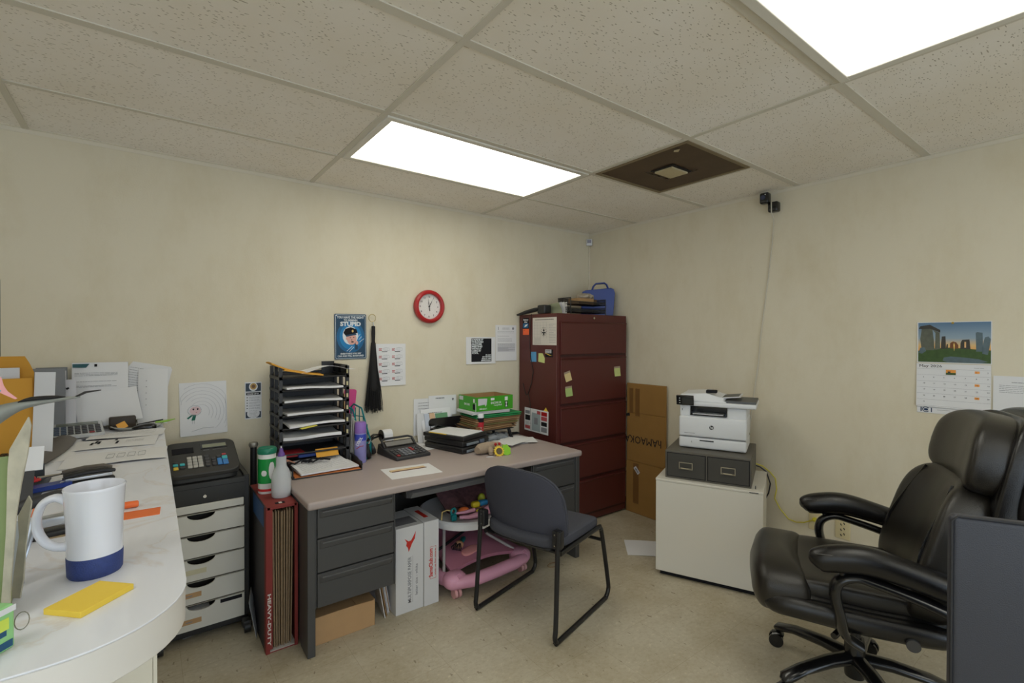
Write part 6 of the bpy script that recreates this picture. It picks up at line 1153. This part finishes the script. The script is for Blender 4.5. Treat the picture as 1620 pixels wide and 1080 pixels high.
b_ = B(INK); b_.box(.1478, .149, -.3, -.222, .05, .056); b_.box(.147, .1485, -.475, -.103, .070, .0718); b_.build('drawer_slot', t)
FR = Matrix(((0, 0, -1, 0), (-1, 0, 0, 0), (0, 1, 0, 0), (0, 0, 0, 1)))
b_ = B(INK); M_ = Matrix.Translation((.1476, -.288, .135)) @ FR; b_.M = M_; b_.prism([(.0125*math.cos(k*.2618), .0125*math.sin(k*.2618)) for k in range(24)], 0, .0006); b_.mat(PW); b_.M = Matrix.Identity(4); b_.text('hp', M_ @ Matrix.Translation((.001, -.005, .0009)), .021, .017, 'CENTER', .015); b_.build('logo', t, 'round hp logo')
b_ = B(GINK); b_.M = Matrix.Translation((.1476, -.135, .092)) @ FR; b_.box(0, .06, 0, .0025, 0, .0004); b_.box(.04, .043, -.055, -.045, 0, .0004); b_.build('model_lettering', t)
b_ = B(INK); b_.M = Matrix.Translation((.1640, -.118, .225)) @ FR; b_.box(0, .003, 0, .012, 0, .001); b_.build('usb_port', t)

# ------------------------------------------------------------ grey guest chair
O_ = Vector((-1.742, -1.186, 0)); rzc = math.atan2(.267, .963)
t = thing('guest_chair', 'dark blue-grey upholstered guest chair with a black sled frame', 'chair', O_, rzc)
TUB = mat('black painted tube', (24, 24, 26), .35)
for s_, nm in ((-1, 'near'), (1, 'far')):
    y = s_*.24; yt = s_*.235
    g = B(TUB)
    P_ = [(.02, yt*1.0, .52), (.016, yt, .42), (-.005, y, .10), (-.012, y, .045), (.0, y, .018), (.03, y, .0125), (.45, y, .0125), (.50, y, .018), (.525, y, .045), (.52, y, .10), (.46, yt, .36), (.435, yt, .405), (.40, yt*.99, .412), (.05, yt*.97, .40)]
    # smooth
    S_ = []
    for i in range(len(P_)-1):
        p0 = Vector(P_[max(i-1, 0)]); p1 = Vector(P_[i]); p2 = Vector(P_[i+1]); p3 = Vector(P_[min(i+2, len(P_)-1)])
        for k in range(4):
            u = k/4; S_.append(.5*((2*p1)+(p2-p0)*u+(2*p0-5*p1+4*p2-p3)*u*u+(3*p1-p0-3*p2+p3)*u**3))
    S_.append(Vector(P_[-1])); g.tube(S_, .0115, 12); g.build('side_frame', t)
g = B(TUB); g.tube([(.47, -.235, .33), (.475, -.12, .325), (.475, .12, .325), (.47, .235, .33)], .009, 10); g.tube([(.06, -.23, .398), (.06, .23, .398)], .009, 10); g.build('crossbar', t)
c = B(FABRIC); c.pillow((.255, 0, .432), (.46, .47, .065), .35, .4, 48, 16, fn=lambda x, y, z: (x, y, z-.03*max(0, (x-.12)/.11)**2+.012*(y/.23)**2)); c.build('seat', t)
c = B(BLACK); c.pillow((.25, 0, .402), (.42, .43, .03), .35, .35, 36, 8); c.build('seat_pan', t)
def back_fn(x, y, z):
    # rounded D outline, curved round the sitter
    w_ = 1-.10*max(0, (z+.0)/.19)
    return (x-.09*((z)/.2)*0-.045*(z/.2)+.035*(abs(y)/.23)**2, y*w_, z)
c = B(FABRIC)
def shell(thk, ox, m_):
    mb = B(m_); n = 36; rows = []
    outline = []
    for k in range(n):
        a = k/n*6.2832; cx_, cz_ = math.cos(a), math.sin(a)
        ex = .62 if cz_ > 0 else .34
        outline.append((.238*math.copysign(abs(cx_)**ex, cx_), .18*math.copysign(abs(cz_)**(.8 if cz_ > 0 else .5), cz_)))
    vs = []; fs = []; R_ = 6
    for side, sgn in ((0, 1), (1, -1)):
        for r in range(R_+1):
            f = r/R_
            for (yy, zz) in outline:
                Y, Z = yy*f, zz*f; d = thk/2*(1-.75*f**6); x = ox-.05*(Z/.195)+.045*(Y/.238)**2
                vs.append((x+sgn*d, Y, Z+.592))
    for s_ in (0, 1):
        b0 = s_*(R_+1)*n
        for r in range(R_):
            for k in range(n): fs.append((b0+r*n+k, b0+r*n+(k+1) % n, b0+(r+1)*n+(k+1) % n, b0+(r+1)*n+k))
    a0, a1 = R_*n, (R_+1)*n+R_*n
    for k in range(n): fs.append((a0+k, a0+(k+1) % n, a1+(k+1) % n, a1+k))
    mb.add(vs, fs, True); return mb
shell(.05, .045, FABRIC).build('backrest', t); shell(.022, .024, mat('charcoal back shell cloth', (78, 79, 90), .9, var=.12, vs=300, bump=.5, bs=600, spec=.1)).build('back_shell', t)
for s_ in (-1, 1):
    b_ = B(BLACK); b_.rbox(.012, .05, s_*.228-.022, s_*.228+.022, .435, .515, .004); b_.build('back_bracket', t)
    for z in (.45, .50): b_ = B(CHROME); b_.cyl((.012, s_*.222, z), (.009, s_*.222, z), .0035, n=10); b_.build('screw', t)

# ------------------------------------------------------------ executive chair
t = thing('executive_chair', 'large black leather executive chair with padded arms on a five-star base', 'office chair', (-.904, -2.336, 0), R(24.8))
LEA = leather_mat('black bonded leather', (34, 31, 27), .30); LEA2 = leather_mat('glossy black leather', (19, 18, 19), .17); FR_ = mat('satin black frame', (20, 20, 22), .25, coat=.3)
for k in range(5):
    a = R(57+72*k); dx, dy = math.cos(a), math.sin(a)
    g = B(FR_); g.tube([(dx*.02, dy*.02, .13), (dx*.12, dy*.12, .128), (dx*.24, dy*.24, .112), (dx*.315, dy*.315, .088), (dx*.33, dy*.33, .08)], [.024, .022, .018, .017, .008], 12, rx=[.034, .03, .028, .03, .016]); g.build('base_leg', t)
    c = B(FR_); px, py = dx*.31, dy*.31; c.cyl((px, py, .045), (px, py, .09), .010); ca = R(40*k); ux, uy = math.cos(ca), math.sin(ca)
    for s_ in (-1, 1): c.tube([(px+s_*ux*.02-uy*.015, py+s_*uy*.02+ux*.015, .03), (px+s_*ux*.008-uy*.015, py+s_*uy*.008+ux*.015, .03)], .0295, 20)
    c.tube([(px-uy*.03, py+ux*.03, .055), (px, py, .066), (px+uy*.012, py-ux*.012, .055)], .009, 8, rx=[.022]*3)
    c.build('caster', t)
g = B(FR_); g.lathe([(.0001, .055), (.034, .055), (.036, .07), (.036, .2), (.032, .21), (.0001, .21)], 28); g.lathe([(.022, .2), (.022, .32)], 20); g.build('gas_lift', t)
g = B(FR_); g.rbox(-.09, .09, -.16, .12, .31, .37, .01); g.tube([(-.14, .06, .30), (-.2, .09, .295)], .012, 10); g.build('tilt_mechanism', t)
g = B(mat('grey tension knob', (70, 70, 72), .3)); g.cyl((-.29, -.12, .385), (-.318, -.12, .385), .02, n=24); g.build('side_bolt', t)
c = B(LEA2); c.pillow((0, .0, .41), (.55, .56, .10), .45, .4, 48, 20, fn=lambda x, y, z: (x, y, z+.05*(y/.28)*0+.02*(y/.28)**2)); c.build('seat_base', t)
c = B(LEA); c.pillow((0, .0, .445), (.50, .56, .12), .5, .35, 48, 24, fn=lambda x, y, z: (x, y, z+.02*(x/.25)**2)); c.build('seat_cushion', t)
c = B(LEA); c.pillow((0, .285, .435), (.56, .19, .22), .75, .28, 48, 28, fn=lambda x, y, z: (x, y-.04*(x/.28)**2, z)); c.build('seat_front_roll', t)
for s_ in (-1, 1):
    c = B(LEA2); c.tube([(s_*.235, .325, .400), (s_*.255, .29, .402), (s_*.272, .2, .408), (s_*.275, .0, .405), (s_*.27, -.2, .410), (s_*.25, -.27, .41)], [.010, .036, .040, .040, .036, .01], 18, rx=[.010, .032, .036, .036, .032, .01], cr=4); c.build('seat_side_bolster', t)
def lean_m(y0, z0, a): return Matrix.Translation((0, y0, z0)) @ Matrix.Rotation(R(a), 4, 'X')
c = B(LEA2); c.M = lean_m(-.27, .36, 12); c.pillow((0, -.045, .40), (.54, .10, .80), .4, .35, 48, 32, fn=lambda x, y, z: (x*(1-.08*(z/.4)), y+.05*(x/.27)**2, z)); c.build('back_shell', t)
c = B(LEA); c.M = lean_m(-.27, .36, 12); c.pillow((0, .05, .285), (.57, .16, .54), .5, .42, 56, 36, fn=lambda x, y, z: (x*(1-.16*max(0, z/.27)**2-.04*min(0, z/.27)), y+.085*(x/.30)**2-.02*(z/.27), z)); c.build('back_cushion', t)
g = B(LEA2); g.M = lean_m(-.27, .36, 12)
for s_ in (-1, 1): g.tube([(s_*.16, .123, .52), (s_*.20, .15, .40), (s_*.235, .175, .27), (s_*.255, .165, .14)], [.003]*4, 6, rx=[.010]*4, cr=4); g.tube([(s_*.22, .162, .30), (s_*.12, .140, .17), (s_*.06, .132, .08)], .0025, 6, cr=4)
g.build('seam_welt', t)
c = B(LEA); c.M = lean_m(-.27, .36, 12); c.pillow((0, .015, .655), (.48, .17, .27), .55, .35, 48, 30, fn=lambda x, y, z: (x*(1-.12*max(0, z/.13)), y+.045*(x/.25)**2, z-.03*(x/.25)**2)); c.build('headrest_cushion', t)
c = B(LEA2); c.M = lean_m(-.27, .36, 12); c.pillow((0, -.055, .60), (.50, .15, .38), .5, .35, 48, 30, fn=lambda x, y, z: (x*(1-.1*z/.19), y+.04*(x/.25)**2, z-.02*(x/.25)**2)); c.build('headrest_shell', t)
c = B(LEA2); c.M = lean_m(-.27, .36, 12); c.tube([(-.235, -.06, .42), (-.25, -.05, .52), (-.245, -.06, .66), (-.20, -.07, .745), (-.1, -.085, .785), (.1, -.085, .785), (.20, -.07, .745), (.245, -.06, .66), (.25, -.05, .52), (.235, -.06, .42)], [.03, .045, .05, .048, .045, .045, .048, .05, .045, .03], 18, cr=5); c.build('headrest_roll', t)
for s_ in (-1, 1):
    x = s_*.325
    c = B(LEA2); c.tube([(x, .172, .606), (x, .165, .612), (x, .145, .622), (x, .08, .638), (x, .0, .645), (x, -.12, .622), (x, -.22, .595), (x*.97, -.29, .58)], [.004, .026, .042, .048, .048, .044, .040, .026], 24, rx=[.004, .026, .040, .046, .047, .044, .04, .028], upv=(0, 0, 1), cr=5); pad = c.build('arm_pad', t)
    g = B(mat('arm stitching', (90, 88, 86), .5)); g.tube([(x-.036, .16, .652), (x-.038, .05, .662), (x-.038, -.08, .648), (x-.035, -.2, .618)], .0011, 6); g.build('stitching', pad)
    g = B(FR_); g.tube([(x*.93, .02, .335), (x*.96, .07, .37), (x, .085, .44), (x, .10, .51), (x, .088, .558), (x, .04, .583), (x, -.02, .575), (x, -.14, .545), (x, -.25, .505), (x*.95, -.33, .46)], [.014, .016, .017, .018, .017, .015, .015, .016, .016, .012], 16, rx=[.03, .032, .030, .027, .026, .025, .025, .025, .024, .018], cr=4); g.build('arm_frame', t)
    g = B(FR_); g.cyl((x, .075, .57), (x, .08, .60), .010); g.build('arm_post', t)
g = B(mat('arm stitching', (90, 88, 86), .5)); g.M = lean_m(-.27, .36, 12); g.tube([(-.12, .078, .50), (-.13, .085, .36), (-.12, .08, .22)], .0012, 6); g.tube([(.12, .078, .50), (.13, .085, .36), (.12, .08, .22)], .0012, 6); g.build('stitching', t)

# ------------------------------------------------------------ near black chair back
t = thing('padded_chair', 'charcoal leatherette chair back filling the lower right corner of the picture', 'chair', (-1.7365, -2.87, 0), R(-62))
b_ = B(leather_mat('charcoal leatherette', (54, 56, 65), .42)); b_.rbox(-.095, .40, -.012, .02, .42, 1.027, .012, 4); b_.build('backrest', t)
b_ = B(mat('dark piping', (34, 34, 38), .5)); b_.tube([(-.094, -.01, .43), (-.094, -.01, 1.015), (-.084, -.01, 1.026), (.39, -.01, 1.026)], .003, 6); b_.build('piping', t)
b_ = B(leather_mat('charcoal leatherette', (54, 56, 65), .42)); b_.rbox(.05, .40, .02, .42, .42, .48, .02, 4); b_.build('seat', t)
for (x, y) in ((-.07, .008), (.37, .008), (.08, .39), (.37, .39)): b_ = B(TUB); b_.cyl((x, y, 0), (x, y, .43), .011); b_.build('leg', t)

# ------------------------------------------------------------ groups of like things
for o in list(SC.objects):
    if o.parent or 'label' not in o or 'group' in o: continue
    n = o.name.split('.')[0]; l = o['label']
    g = {'tray_paper': 'papers in the letter trays', 'envelope': 'envelopes fanned on the cabinet top', 'binder_clip': 'black clips by the letter trays', 'pouch': 'pouches in the lowest tray', 'clipboard_case': 'clipboard cases on the desk', 'business_card_magnet': 'magnet cards on the cabinet side'}.get(n)
    if n == 'sticky_note' and 'cabinet' in l: g = 'sticky notes on the maroon cabinet'
    if n == 'loose_paper': g = 'loose paper heap on the desk' if 'heap' in l else 'loose sheets on the counter'
    if n == 'file_folder' and 'green file folder' in l: g = 'green folders under the green carton'
    if g: o['group'] = g
